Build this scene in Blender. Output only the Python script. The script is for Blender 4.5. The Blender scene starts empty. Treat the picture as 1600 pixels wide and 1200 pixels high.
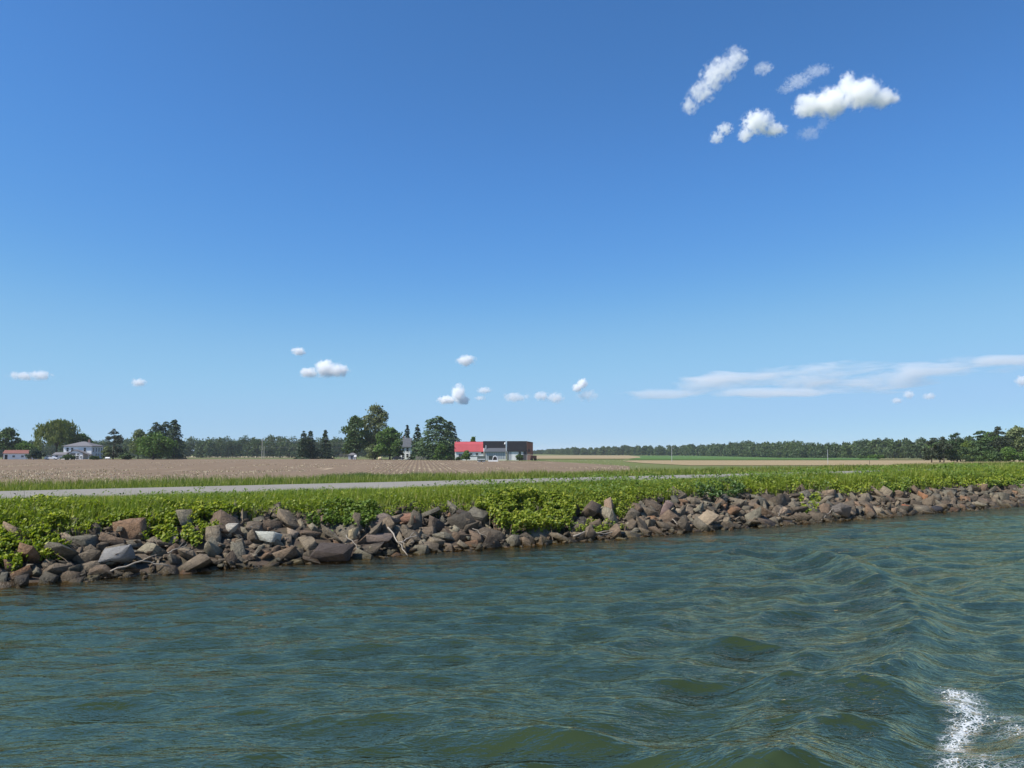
import bpy, bmesh, math, random
import numpy as np
from mathutils import Vector, Matrix

# ------------------------------------------------------------------ camera, sky, sun, exposure
sc = bpy.context.scene
COL = sc.collection
FPX, EYE = 1202.0, 3.0
TILT = math.atan(104.0 / FPX)
cam_d = bpy.data.cameras.new("camera")
cam = bpy.data.objects.new("camera", cam_d)
COL.objects.link(cam)
cam.location = (0, 0, EYE)
cam.rotation_euler = (math.pi / 2 + TILT, 0, 0)
cam_d.sensor_width = 36.0
cam_d.lens = 36.0 * FPX / 1600.0
cam_d.clip_start = 0.1
cam_d.clip_end = 40000
sc.camera = cam

SUN_EL = math.radians(51)
SUN_H = Vector((-0.91, -0.41, 0)).normalized()
SUN_DIR = Vector((SUN_H.x * math.cos(SUN_EL), SUN_H.y * math.cos(SUN_EL), math.sin(SUN_EL)))
world = bpy.data.worlds.new("World")
sc.world = world
world.use_nodes = True
wn = world.node_tree
bg = wn.nodes["Background"]
sky = wn.nodes.new("ShaderNodeTexSky")
sky.sky_type = 'NISHITA'
sky.sun_disc = False
sky.sun_elevation = SUN_EL
sky.sun_rotation = math.atan2(SUN_H.x, SUN_H.y)
sky.altitude = 0
sky.air_density = 0.8
sky.dust_density = 0.05
sky.ozone_density = 6.0
SKY_STRENGTH = 0.12
EXPOSURE = 0.42


def lin(v):
    v /= 255.0
    return v / 12.92 if v <= 0.04045 else ((v + 0.055) / 1.055) ** 2.4


# one film-like response for the whole sky (the phone's colour rendering), the same in every direction
sc1 = wn.nodes.new("ShaderNodeVectorMath")
sc1.operation = 'SCALE'
sc1.inputs["Scale"].default_value = SKY_STRENGTH
crv = wn.nodes.new("ShaderNodeRGBCurve")
for ch, pts in enumerate((((79, 70), (104, 95), (144, 143), (221, 173), (255, 198)), ((109, 121), (140, 155), (184, 194), (235, 207), (255, 222)), ((155, 187), (190, 223), (227, 235), (255, 243)))):
    cu = crv.mapping.curves[ch]
    cu.points[0].location = (0, 0)
    cu.points[-1].location = (lin(pts[-1][0]), lin(pts[-1][1]))
    for a_, b_ in pts[:-1]:
        cu.points.new(lin(a_), lin(b_))
crv.mapping.update()
sc2 = wn.nodes.new("ShaderNodeVectorMath")
sc2.operation = 'SCALE'
sc2.inputs["Scale"].default_value = 1.0 / SKY_STRENGTH
wn.links.new(sky.outputs[0], sc1.inputs[0])
wn.links.new(sc1.outputs[0], crv.inputs["Color"])
wn.links.new(crv.outputs[0], sc2.inputs[0])
wn.links.new(sc2.outputs[0], bg.inputs[0])
bg.inputs[1].default_value = SKY_STRENGTH / 2 ** EXPOSURE

sun_d = bpy.data.lights.new("sun", 'SUN')
sun_d.energy = 5.0
sun_d.angle = math.radians(0.53)
sun_d.color = (1.0, 0.955, 0.88)
sun = bpy.data.objects.new("sun", sun_d)
COL.objects.link(sun)
sun.rotation_euler = SUN_DIR.to_track_quat('Z', 'Y').to_euler()
sun.location = (-40, -30, 60)

sc.view_settings.view_transform = 'Standard'
sc.view_settings.look = 'None'
sc.view_settings.exposure = EXPOSURE
sc.view_settings.gamma = 1.0
sc.view_settings.use_curve_mapping = False
sc.render.engine = 'CYCLES'
sc.cycles.max_bounces = 18
sc.cycles.diffuse_bounces = 3
sc.cycles.glossy_bounces = 3
sc.cycles.transmission_bounces = 4
sc.cycles.transparent_max_bounces = 8
sc.cycles.volume_bounces = 16
sc.cycles.volume_step_rate = 0.8
sc.cycles.volume_max_steps = 128
sc.cycles.use_denoising = True
sc.cycles.sample_clamp_indirect = 6.0

rng = np.random.default_rng(7)
random.seed(7)

# ------------------------------------------------------------------ helpers: pixels to places, land form
D_S = np.array([0.8415, 0.5403])      # along the shore
D_N = np.array([-0.5403, 0.8415])     # from the water to the land
N0 = 20.75
BANK_M = [-60, -30, -6, -3, -1, 0, 1.2, 2.6, 4.0, 5.3, 10.3, 15.5, 18.0, 26.0, 27.5]
BANK_Z = [-3, -3, -1.8, -0.9, -0.28, -0.02, 0.48, 1.08, 1.44, 1.59, 1.62, 1.5, 1.42, -0.5, -0.55]


def bank_z(m):
    return np.interp(m, BANK_M, BANK_Z)


def far_z(y):
    return np.interp(y, [340, 640], [-0.5, -3.5])


def ground_z(x, y):
    m = -0.5403 * x + 0.8415 * y - N0
    return float(bank_z(m)) if m < 26.5 else float(far_z(y))


def ray(x, y):
    u, v = (x - 800) / FPX, (600 - y) / FPX
    d = np.array([u, math.cos(TILT) - v * math.sin(TILT), math.sin(TILT) + v * math.cos(TILT)])
    return d / d[1]


def at(x, y, depth):
    d = ray(x, y)
    return Vector((d[0] * depth, depth, EYE + d[2] * depth))


def column(x, depth):
    """ground point under photo column x at the given depth"""
    d = ray(x, 704)
    return Vector((d[0] * depth, depth, ground_z(d[0] * depth, depth)))


def far_hit(x, y, off=0.0):
    d = ray(x, y)
    lo, hi = 60.0, 3000.0
    for _ in range(60):
        mid = (lo + hi) / 2
        if EYE + d[2] * mid > float(far_z(mid)):
            lo = mid
        else:
            hi = mid
    return (d[0] * lo, lo, float(far_z(lo)) + off)


def sm_xy(s, m):
    n = m + N0
    return D_S[0] * s + D_N[0] * n, D_S[1] * s + D_N[1] * n


def bank_hits(px, py, lift=0.0):
    """many pixels -> points on the bank (arrays)"""
    px, py = np.asarray(px, float), np.asarray(py, float)
    u, v = (px - 800) / FPX, (600 - py) / FPX
    ct, st = math.cos(TILT), math.sin(TILT)
    dy = ct - v * st
    dx, dz = u / dy, (st + v * ct) / dy
    lo, hi = np.full(px.shape, 8.0), np.full(px.shape, 8.0)
    done = np.zeros(px.shape, bool)
    t = np.full(px.shape, 10.0)
    for k in range(900):
        tt = 10.0 * 1.0035 ** k
        m = (-0.5403 * dx + 0.8415) * tt - N0
        hit = (EYE + dz * tt <= bank_z(m) + lift) & (m > -2.0) & ~done
        t = np.where(hit, tt, t)
        done |= hit
    return np.stack([dx * t, t, EYE + dz * t], -1), done


def to_sm(p):
    s = p[..., 0] * D_S[0] + p[..., 1] * D_S[1]
    m = p[..., 0] * D_N[0] + p[..., 1] * D_N[1] - N0
    return s, m


def vnoise(x, y, seed=0, oct=3):
    """cheap smooth value noise in 2D"""
    out = np.zeros(np.broadcast(x, y).shape)
    amp, tot = 1.0, 0.0
    for o in range(oct):
        xi, yi = np.floor(x).astype(np.int64), np.floor(y).astype(np.int64)
        fx, fy = x - xi, y - yi
        fx, fy = fx * fx * (3 - 2 * fx), fy * fy * (3 - 2 * fy)

        def hsh(a, b):
            h = (a * 374761393 + b * 668265263 + (seed + o) * 974634777) & 0x7fffffff
            h = ((h ^ (h >> 13)) * 1274126177) & 0x7fffffff
            return ((h ^ (h >> 16)) & 0xffff) / 65535.0
        v = (hsh(xi, yi) * (1 - fx) + hsh(xi + 1, yi) * fx) * (1 - fy) + (hsh(xi, yi + 1) * (1 - fx) + hsh(xi + 1, yi + 1) * fx) * fy
        out += amp * v
        tot += amp
        amp *= 0.5
        x, y = x * 2.03 + 11.3, y * 2.03 + 5.7
    return out / tot


# ------------------------------------------------------------------ helpers: objects
def tag(o, label=None, cat=None, group=None, kind=None):
    if label:
        o["label"] = label
    if cat:
        o["category"] = cat
    if group:
        o["group"] = group
    if kind:
        o["kind"] = kind
    return o


def link(name, data, parent=None):
    o = bpy.data.objects.new(name, data)
    COL.objects.link(o)
    if parent is not None:
        o.parent = parent
    return o


def empty(name, loc, rz=0.0):
    o = link(name, None)
    o.empty_display_size = 0.5
    o.location = loc
    o.rotation_euler = (0, 0, rz)
    return o


def mesh_np(name, verts, faces, mat=None, rnd=None, smooth=False, attrs=None):
    """verts (N,3); faces (M,k) with one k, or a list of such arrays"""
    me = bpy.data.meshes.new(name)
    if not isinstance(faces, list):
        faces = [faces]
    faces = [np.asarray(f, np.int32) for f in faces if len(f)]
    loops = np.concatenate([f.ravel() for f in faces])
    cnt = np.concatenate([np.full(len(f), f.shape[1], np.int32) for f in faces])
    start = np.concatenate([[0], np.cumsum(cnt)[:-1]]).astype(np.int32)
    me.vertices.add(len(verts))
    me.vertices.foreach_set("co", np.asarray(verts, np.float32).ravel())
    me.loops.add(len(loops))
    me.loops.foreach_set("vertex_index", loops.astype(np.int32))
    me.polygons.add(len(cnt))
    me.polygons.foreach_set("loop_start", start)
    if smooth:
        me.polygons.foreach_set("use_smooth", np.ones(len(cnt), bool))
    if rnd is not None:
        a = me.attributes.new("rnd", 'FLOAT', 'FACE')
        a.data.foreach_set("value", np.asarray(rnd, np.float32))
    for k, v in (attrs or {}).items():
        a = me.attributes.new(k, 'FLOAT', 'POINT')
        a.data.foreach_set("value", np.asarray(v, np.float32))
    me.update(calc_edges=True)
    if mat:
        me.materials.append(mat)
    return me


class MB:
    """collects boxes, prisms and tubes into one mesh"""

    def __init__(self):
        self.v, self.f = [], []

    def poly(self, pts, faces):
        b = len(self.v)
        self.v += [tuple(p) for p in pts]
        self.f += [tuple(b + i for i in f) for f in faces]
        return self

    def box(self, x0, x1, y0, y1, z0, z1):
        p = [(x0, y0, z0), (x1, y0, z0), (x1, y1, z0), (x0, y1, z0), (x0, y0, z1), (x1, y0, z1), (x1, y1, z1), (x0, y1, z1)]
        return self.poly(p, [(3, 2, 1, 0), (4, 5, 6, 7), (0, 1, 5, 4), (1, 2, 6, 5), (2, 3, 7, 6), (3, 0, 4, 7)])

    def prism(self, prof, a0, a1, axis='x'):
        """profile [(u, z)] swept along axis from a0 to a1"""
        n = len(prof)
        if axis == 'x':
            p = [(a0, u, z) for u, z in prof] + [(a1, u, z) for u, z in prof]
        else:
            p = [(u, a0, z) for u, z in prof] + [(u, a1, z) for u, z in prof]
        fs = [tuple(range(n)), tuple(range(2 * n - 1, n - 1, -1))]
        fs += [(i, i + n, (i + 1) % n + n, (i + 1) % n) for i in range(n)]
        return self.poly(p, fs)

    def tube(self, pts, rad, sides=6):
        v, f = tube_np(np.array(pts, float), np.array(rad, float), sides)
        b = len(self.v)
        self.v += [tuple(q) for q in v]
        self.f += [tuple(int(i) + b for i in q) for q in f]
        n = len(pts)
        self.f.append(tuple(b + i for i in range(sides))[::-1])
        self.f.append(tuple(b + (n - 1) * sides + i for i in range(sides)))
        return self

    def build(self, name, mat, parent=None, smooth=False):
        me = bpy.data.meshes.new(name)
        me.from_pydata(self.v, [], self.f)
        bm = bmesh.new()
        bm.from_mesh(me)
        bmesh.ops.recalc_face_normals(bm, faces=bm.faces)
        bm.to_mesh(me)
        bm.free()
        if smooth:
            me.polygons.foreach_set("use_smooth", [True] * len(me.polygons))
        me.materials.append(mat)
        return link(name, me, parent)


def tube_np(pts, rad, sides=6):
    n = len(pts)
    tan = np.gradient(pts, axis=0)
    tan /= np.linalg.norm(tan, axis=1, keepdims=True) + 1e-9
    ref = np.array([0.31, 0.17, 0.93]) if abs(tan[:, 2]).mean() < 0.8 else np.array([0.95, 0.2, 0.1])
    a = np.cross(tan, ref)
    a /= np.linalg.norm(a, axis=1, keepdims=True)
    b = np.cross(tan, a)
    th = np.linspace(0, 2 * math.pi, sides, endpoint=False)
    v = pts[:, None] + rad[:, None, None] * (np.cos(th)[None, :, None] * a[:, None] + np.sin(th)[None, :, None] * b[:, None])
    i, j = np.meshgrid(np.arange(n - 1), np.arange(sides), indexing='ij')
    k = (j + 1) % sides
    f = np.stack([i * sides + j, i * sides + k, (i + 1) * sides + k, (i + 1) * sides + j], -1).reshape(-1, 4)
    return v.reshape(-1, 3), f


# ------------------------------------------------------------------ helpers: materials
def new_mat(name):
    m = bpy.data.materials.new(name)
    m.use_nodes = True
    nt = m.node_tree
    nt.nodes.clear()
    out = nt.nodes.new("ShaderNodeOutputMaterial")
    return m, nt, out


def N(nt, kind, **kw):
    n = nt.nodes.new("ShaderNode" + kind)
    for k, v in kw.items():
        if hasattr(n, k) and k not in ("inputs", "outputs"):
            setattr(n, k, v)
        else:
            n.inputs[k.replace("_", " ")].default_value = v
    return n


def ramp(nt, fac, stops):
    r = nt.nodes.new("ShaderNodeValToRGB")
    el = r.color_ramp.elements
    while len(el) > 1:
        el.remove(el[0])
    el[0].position, el[0].color = stops[0][0], (*stops[0][1], 1)
    for p, c in stops[1:]:
        e = el.new(p)
        e.color = (*c, 1)
    nt.links.new(fac, r.inputs[0])
    return r.outputs[0]


def math_n(nt, op, a, b=None, c=None, clamp=False):
    n = nt.nodes.new("ShaderNodeMath")
    n.operation = op
    n.use_clamp = clamp
    for i, v in enumerate((a, b, c)):
        if v is None:
            continue
        if isinstance(v, (int, float)):
            n.inputs[i].default_value = v
        else:
            nt.links.new(v, n.inputs[i])
    return n.outputs[0]


def mixc(nt, fac, a, b, blend='MIX'):
    n = nt.nodes.new("ShaderNodeMix")
    n.data_type = 'RGBA'
    n.blend_type = blend
    for i, v in ((0, fac), (6, a), (7, b)):
        if isinstance(v, (int, float)):
            n.inputs[i].default_value = v
        elif isinstance(v, tuple):
            n.inputs[i].default_value = (*v, 1)
        else:
            nt.links.new(v, n.inputs[i])
    return n.outputs[2]


def noise(nt, vec, scale, detail=4, rough=0.55, dist=0.0):
    n = nt.nodes.new("ShaderNodeTexNoise")
    n.inputs["Scale"].default_value = scale
    n.inputs["Detail"].default_value = detail
    n.inputs["Roughness"].default_value = rough
    n.inputs["Distortion"].default_value = dist
    if vec is not None:
        nt.links.new(vec, n.inputs["Vector"])
    return n.outputs[0]


def mapped(nt, vec, scale=(1, 1, 1), rot=(0, 0, 0)):
    n = nt.nodes.new("ShaderNodeMapping")
    n.inputs["Scale"].default_value = scale
    n.inputs["Rotation"].default_value = rot
    nt.links.new(vec, n.inputs["Vector"])
    return n.outputs[0]


def pos(nt):
    return nt.nodes.new("ShaderNodeNewGeometry").outputs["Position"]


def objco(nt):
    return nt.nodes.new("ShaderNodeTexCoord").outputs["Object"]


def bump(nt, h, strength, dist):
    b = nt.nodes.new("ShaderNodeBump")
    b.inputs["Strength"].default_value = strength
    b.inputs["Distance"].default_value = dist
    nt.links.new(h, b.inputs["Height"])
    return b.outputs[0]


def surface(name, color_fn, rough=0.8, bump_fn=None, spec=0.3, metal=0.0):
    m, nt, out = new_mat(name)
    p = nt.nodes.new("ShaderNodeBsdfPrincipled")
    p.inputs["Roughness"].default_value = rough
    p.inputs["Specular IOR Level"].default_value = spec
    p.inputs["Metallic"].default_value = metal
    c = color_fn(nt)
    if isinstance(c, tuple):
        p.inputs["Base Color"].default_value = (*c, 1)
    else:
        nt.links.new(c, p.inputs["Base Color"])
    if bump_fn:
        nt.links.new(bump_fn(nt), p.inputs["Normal"])
    nt.links.new(p.outputs[0], out.inputs[0])
    return m


def paint(name, col, var=0.15, rough=0.6, scale=2.0, spec=0.3, metal=0.0):
    def c(nt):
        n = noise(nt, objco(nt), scale, 5)
        return mixc(nt, n, tuple(x * (1 - var) for x in col), tuple(min(1, x * (1 + var)) for x in col))
    return surface(name, c, rough, spec=spec, metal=metal)


def leaf_mat(name, stops, trans=0.3, rough=0.55, patch=None, spec=0.25):
    """stops: ramp over the per-leaf value: random, plus position within the plant for some"""
    m, nt, out = new_mat(name)
    at_ = N(nt, "Attribute", attribute_name="rnd")
    c = ramp(nt, at_.outputs["Fac"], stops)
    if patch:
        n = noise(nt, pos(nt), patch[0], 3)
        n = math_n(nt, 'MULTIPLY_ADD', n, 2.4, -0.7, clamp=True)
        c = mixc(nt, n, c, mixc(nt, 1.0, c, patch[1], 'MULTIPLY'))
    p = nt.nodes.new("ShaderNodeBsdfPrincipled")
    p.inputs["Roughness"].default_value = rough
    p.inputs["Specular IOR Level"].default_value = spec
    nt.links.new(c, p.inputs["Base Color"])
    t = nt.nodes.new("ShaderNodeBsdfTranslucent")
    tc = mixc(nt, 1.0, c, (1.15, 1.25, 0.55), 'MULTIPLY')
    nt.links.new(tc, t.inputs[0])
    mx = nt.nodes.new("ShaderNodeMixShader")
    mx.inputs[0].default_value = trans
    nt.links.new(p.outputs[0], mx.inputs[1])
    nt.links.new(t.outputs[0], mx.inputs[2])
    nt.links.new(mx.outputs[0], out.inputs[0])
    return m


def green(r, g, b, lo=0.62, hi=1.35):
    return [(0.0, (r * lo, g * lo, b * lo)), (0.5, (r, g, b)), (1.0, (r * hi * 1.1, g * hi, b * hi))]


# ------------------------------------------------------------------ the setting: water
def water_height(x, y):
    r = np.random.default_rng(21)
    h = np.zeros_like(x)
    ox, oy = np.zeros_like(x), np.zeros_like(x)
    # slow patches of stronger and weaker ripples
    gust = 0.65 + 0.7 * vnoise(x * 0.16 + 40, y * 0.10 + 9, 3, 2)
    wx, wy = 0.35 * (vnoise(x * 0.5, y * 0.5, 8, 2) - .5), 0.35 * (vnoise(x * 0.5 + 30, y * 0.5, 9, 2) - .5)
    for k in range(76):
        lam = 0.17 * (15.0) ** (r.random() ** 1.3)
        ang = math.radians(98 + r.normal() * 17)
        kx, ky = math.cos(ang) * 2 * math.pi / lam, math.sin(ang) * 2 * math.pi / lam
        a = 0.0034 * lam ** 0.86 * (0.5 + r.random()) * (1.4 if 0.35 < lam < 1.3 else 1.0)
        ph = kx * (x + wx) + ky * (y + wy) + r.random() * 6.28
        g = gust if lam < 1.2 else 1.0
        h += a * g * np.cos(ph)
        ox -= 0.75 * a * g * math.cos(ang) * np.sin(ph)
        oy -= 0.75 * a * g * math.sin(ang) * np.sin(ph)
    # wake trains of the boat, strongest on the right
    bend = 0.5 * (vnoise(x * 0.25, y * 0.25, 5, 2) - .5)
    for (lam, deg, a, cx, cy, rx, ry, ph0) in ((2.5, 150, 0.05, 4.6, 10.5, 2.6, 6.5, 0.4), (2.9, 62, 0.06, 1.6, 9.0, 3.2, 4.0, 2.2),
                                               (3.4, 140, 0.06, 10.0, 20.0, 5.0, 7.0, 1.0), (1.3, 148, 0.035, 5.4, 10.0, 3.0, 7.0, 0.9),
                                               (1.6, 55, 0.03, 3.2, 9.0, 3.0, 5.0, 3.0), (1.1, 120, 0.024, 7, 15, 5, 9, 0.0)):
        an = math.radians(deg)
        kx, ky = math.cos(an) * 2 * math.pi / lam, math.sin(an) * 2 * math.pi / lam
        w = np.exp(-((x - cx) / rx) ** 2 - ((y - cy) / ry) ** 2)
        ph = kx * (x + bend) + ky * (y + bend) + ph0
        h += a * w * (np.cos(ph) + 0.35 * np.cos(2 * ph))
        ox -= 0.9 * a * w * math.cos(an) * np.sin(ph)
        oy -= 0.9 * a * w * math.sin(an) * np.sin(ph)
    # the swell that peels off the boat: a curved ridge from the churned foam up along the right
    pts = [at_w(*q) for q in ((1180, 1290), (1290, 1140), (1385, 1050), (1428, 1000), (1400, 930), (1330, 890), (1260, 868))]
    q = np.array(pts)
    tt = np.linspace(0, 1, len(q))
    t2 = np.linspace(0, 1, 60)
    cx_, cy_ = np.interp(t2, tt, q[:, 0]), np.interp(t2, tt, q[:, 1])
    dm = np.full(x.shape, 9.0)
    sel = (np.abs(x) < 30) & (y > 2) & (y < 40)
    xs, ys = x[sel], y[sel]
    best = np.full(xs.shape, 9.0)
    for a_, b_ in zip(cx_, cy_):
        best = np.minimum(best, np.hypot(xs - a_, (ys - b_) * 0.8))
    dm[sel] = best
    h += 0.25 * np.exp(-(dm / 0.56) ** 1.5) - 0.05 * np.exp(-((dm - 1.15) / 0.5) ** 2) + 0.045 * np.exp(-((dm - 2.1) / 0.45) ** 2) + 0.03 * np.exp(-((dm - 3.3) / 0.45) ** 2)
    m = -0.5403 * x + 0.8415 * y - N0
    damp = np.clip((-m) / 3.0, 0.25, 1.0)
    return h * damp, ox * damp, oy * damp


def build_water():
    fine = np.radians(np.linspace(-50, 50, 600))
    ang = np.concatenate([np.radians(np.linspace(-180, -52, 40)), fine, np.radians(np.linspace(52, 180, 40))])
    rad = np.concatenate([[0.3, 1.0, 2.0, 3.0], np.geomspace(3.6, 75, 640), np.geomspace(80, 900, 24)])
    A, R = np.meshgrid(ang, rad, indexing='ij')
    x, y = R * np.sin(A), R * np.cos(A)
    h, ox, oy = water_height(x, y)
    fade = np.clip((110 - R) / 70, 0, 1) * np.clip((R - 1.0) / 2, 0, 1)
    X, Y, Z = x + ox * fade, y + oy * fade, h * fade
    na, nr = A.shape
    i, j = np.meshgrid(np.arange(na - 1), np.arange(nr - 1), indexing='ij')
    f = np.stack([i * nr + j, i * nr + j + 1, (i + 1) * nr + j + 1, (i + 1) * nr + j], -1).reshape(-1, 4)
    m = (-0.5403 * x + 0.8415 * y - N0).ravel()
    keep = (m[f].min(1) < 1.2) & (m[f].max(1) > -48)
    f = f[keep]
    used = np.zeros(na * nr, bool)
    used[f.ravel()] = True
    idx = np.cumsum(used) - 1
    V = np.stack([X, Y, Z], -1).reshape(-1, 3)[used]
    f = idx[f]
    # churned foam: where the wake breaks beside the boat
    fx, fy = V[:, 0], V[:, 1]

    def seg(ax, ay, bx, by, w):
        t = np.clip(((fx - ax) * (bx - ax) + (fy - ay) * (by - ay)) / ((bx - ax) ** 2 + (by - ay) ** 2), 0, 1)
        d = np.hypot(fx - ax - t * (bx - ax), fy - ay - t * (by - ay))
        return np.clip(1 - d / w, 0, 1)
    core = [at_w(1498, 1090), at_w(1515, 1125), at_w(1490, 1150), at_w(1488, 1200), at_w(1480, 1290)]
    foam = np.zeros(len(V))
    for a, b, w in zip(core[:-1], core[1:], (0.36, 0.21, 0.20, 0.22)):
        foam = np.maximum(foam, seg(a[0], a[1], b[0], b[1], w))
    a, b = at_w(1545, 1120), at_w(1690, 1190)
    foam = np.maximum(foam, 0.42 * seg(a[0], a[1], b[0], b[1], 0.7))
    a, b = at_w(1530, 1195), at_w(1680, 1330)
    foam = np.maximum(foam, 0.50 * seg(a[0], a[1], b[0], b[1], 0.7))
    depth = -(-0.5403 * V[:, 0] + 0.8415 * V[:, 1] - N0)
    me = mesh_np("water", V, f, MAT_WATER, smooth=True, attrs={"foam": foam, "off": depth})
    o = link("water", me)
    tag(o, "rippled dark green canal water with the wake of a boat", "water", kind="structure")
    return V, foam


def at_w(x, y):
    d = ray(x, y)
    t = -EYE / d[2]
    return d[0] * t, t


def water_mat():
    m, nt, out = new_mat("canal_water")
    p = pos(nt)
    f1 = noise(nt, mapped(nt, p, (1.7, 4.6, 1), (0, 0, 0.12)), 1.0, 3, 0.6, 0.4)
    f2 = noise(nt, mapped(nt, p, (5.5, 13, 1), (0, 0, -0.15)), 1.0, 3, 0.6, 0.3)
    def ridge(f):
        return math_n(nt, 'SUBTRACT', 1.0, math_n(nt, 'ABSOLUTE', math_n(nt, 'MULTIPLY_ADD', f, 2.0, -1.0)))
    h = math_n(nt, 'MULTIPLY_ADD', ridge(f2), 0.22, math_n(nt, 'MULTIPLY', ridge(f1), 0.6))
    nb = bump(nt, h, 0.75, 0.06)
    off = N(nt, "Attribute", attribute_name="off").outputs["Fac"]
    wob = noise(nt, mapped(nt, p, (0.5, 0.9, 1)), 1.0, 3)
    sh = math_n(nt, 'ADD', off, math_n(nt, 'MULTIPLY_ADD', wob, 2.6, -1.3))
    clear = nt.nodes.new("ShaderNodeMapRange")
    clear.inputs[1].default_value, clear.inputs[2].default_value = 0.1, 2.6
    clear.inputs[3].default_value, clear.inputs[4].default_value = 0.75, 0.0
    clear.interpolation_type = 'SMOOTHSTEP'
    nt.links.new(sh, clear.inputs[0])
    murk = nt.nodes.new("ShaderNodeBsdfDiffuse")
    silt = noise(nt, mapped(nt, p, (0.25, 0.4, 1)), 1.0, 3)
    mc = mixc(nt, silt, (0.022, 0.037, 0.019), (0.029, 0.045, 0.023))
    nearc = nt.nodes.new("ShaderNodeMapRange")
    nearc.inputs[1].default_value, nearc.inputs[2].default_value = 0.3, 5.5
    nearc.inputs[3].default_value, nearc.inputs[4].default_value = 1.0, 0.0
    nt.links.new(sh, nearc.inputs[0])
    mc = mixc(nt, nearc.outputs[0], mc, (0.105, 0.080, 0.036))
    nt.links.new(mc, murk.inputs[0])
    tr = nt.nodes.new("ShaderNodeBsdfTransparent")
    tr.inputs[0].default_value = (0.62, 0.52, 0.32, 1)
    mx = nt.nodes.new("ShaderNodeMixShader")
    nt.links.new(clear.outputs[0], mx.inputs[0])
    nt.links.new(murk.outputs[0], mx.inputs[1])
    nt.links.new(tr.outputs[0], mx.inputs[2])
    gl = nt.nodes.new("ShaderNodeBsdfGlossy")
    gl.inputs["Roughness"].default_value = 0.07
    gl.inputs["Color"].default_value = (0.67, 0.51, 0.255, 1)
    nt.links.new(nb, gl.inputs["Normal"])
    fr = nt.nodes.new("ShaderNodeFresnel")
    fr.inputs[0].default_value = 1.19
    nt.links.new(nb, fr.inputs["Normal"])
    mg = nt.nodes.new("ShaderNodeMixShader")
    nt.links.new(math_n(nt, 'MULTIPLY', math_n(nt, 'POWER', fr.outputs[0], 1.4), 1.1, clamp=True), mg.inputs[0])
    nt.links.new(mx.outputs[0], mg.inputs[1])
    nt.links.new(gl.outputs[0], mg.inputs[2])
    # foam lace
    fo = N(nt, "Attribute", attribute_name="foam").outputs["Fac"]
    brk = noise(nt, mapped(nt, p, (3.5, 5, 4), (0, 0, 0.6)), 1.0, 5, 0.65, 0.8)
    fo2 = math_n(nt, 'MULTIPLY', fo, math_n(nt, 'MULTIPLY_ADD', brk, 3.0, -0.75, clamp=True))
    v = None
    for sc_, k_ in ((10.0, 0.17), (24.0, 0.18)):
        wv = nt.nodes.new("ShaderNodeVectorMath")
        wv.operation = 'MULTIPLY_ADD'
        nz_ = nt.nodes.new("ShaderNodeTexNoise")
        nz_.inputs["Scale"].default_value = sc_ * 0.6
        nt.links.new(p, nz_.inputs["Vector"])
        nt.links.new(nz_.outputs["Color"], wv.inputs[0])
        wv.inputs[1].default_value = (1.2 / sc_,) * 3
        nt.links.new(p, wv.inputs[2])
        vo = nt.nodes.new("ShaderNodeTexVoronoi")
        vo.feature = 'DISTANCE_TO_EDGE'
        vo.inputs["Scale"].default_value = sc_
        nt.links.new(wv.outputs[0], vo.inputs["Vector"])
        e_ = math_n(nt, 'MULTIPLY', math_n(nt, 'SUBTRACT', math_n(nt, 'MULTIPLY', fo2, k_), vo.outputs["Distance"]), 9.0, clamp=True)
        v = e_ if v is None else math_n(nt, 'MAXIMUM', v, e_)
    v = math_n(nt, 'MULTIPLY', math_n(nt, 'MULTIPLY', v, 0.9), math_n(nt, 'GREATER_THAN', fo, 0.01))
    fd = nt.nodes.new("ShaderNodeBsdfDiffuse")
    fd.inputs[0].default_value = (0.50, 0.53, 0.55, 1)
    mf = nt.nodes.new("ShaderNodeMixShader")
    nt.links.new(v, mf.inputs[0])
    nt.links.new(mg.outputs[0], mf.inputs[1])
    nt.links.new(fd.outputs[0], mf.inputs[2])
    nt.links.new(mf.outputs[0], out.inputs[0])
    return m


MAT_WATER = water_mat()
WV, WFOAM = build_water()


def build_spray():
    """white clots and drops thrown up where the wake breaks"""
    r = np.random.default_rng(5)
    k = np.where(WFOAM > 0.3)[0]
    p_ = WFOAM[k] ** 2
    sel = r.choice(k, 200, p=p_ / p_.sum())
    bm = bmesh.new()
    bmesh.ops.create_icosphere(bm, subdivisions=1, radius=1)
    bv = np.array([v.co[:] for v in bm.verts])
    bf = np.array([[v.index for v in f.verts] for f in bm.faces])
    bm.free()
    c = WV[sel] + r.normal(size=(len(sel), 3)) * [0.03, 0.03, 0.0]
    c[:, 2] += np.abs(r.normal(size=len(sel))) * 0.02 * (0.2 + WFOAM[sel] * 2)
    sc_ = (0.003 + 0.009 * r.random((len(sel), 1)) ** 2.5) * np.array([1.2, 1.2, 0.8])
    V = (c[:, None] + bv[None] * sc_[:, None]).reshape(-1, 3)
    F = (bf[None] + (np.arange(len(sel)) * len(bv))[:, None, None]).reshape(-1, 3)
    me = mesh_np("wake_foam", V, F, paint("foam_white", (0.52, 0.55, 0.57), 0.05, 0.5), smooth=True)
    tag(link("wake_foam", me), "white foam and drops on the breaking wake", kind="stuff")


build_spray()

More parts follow.
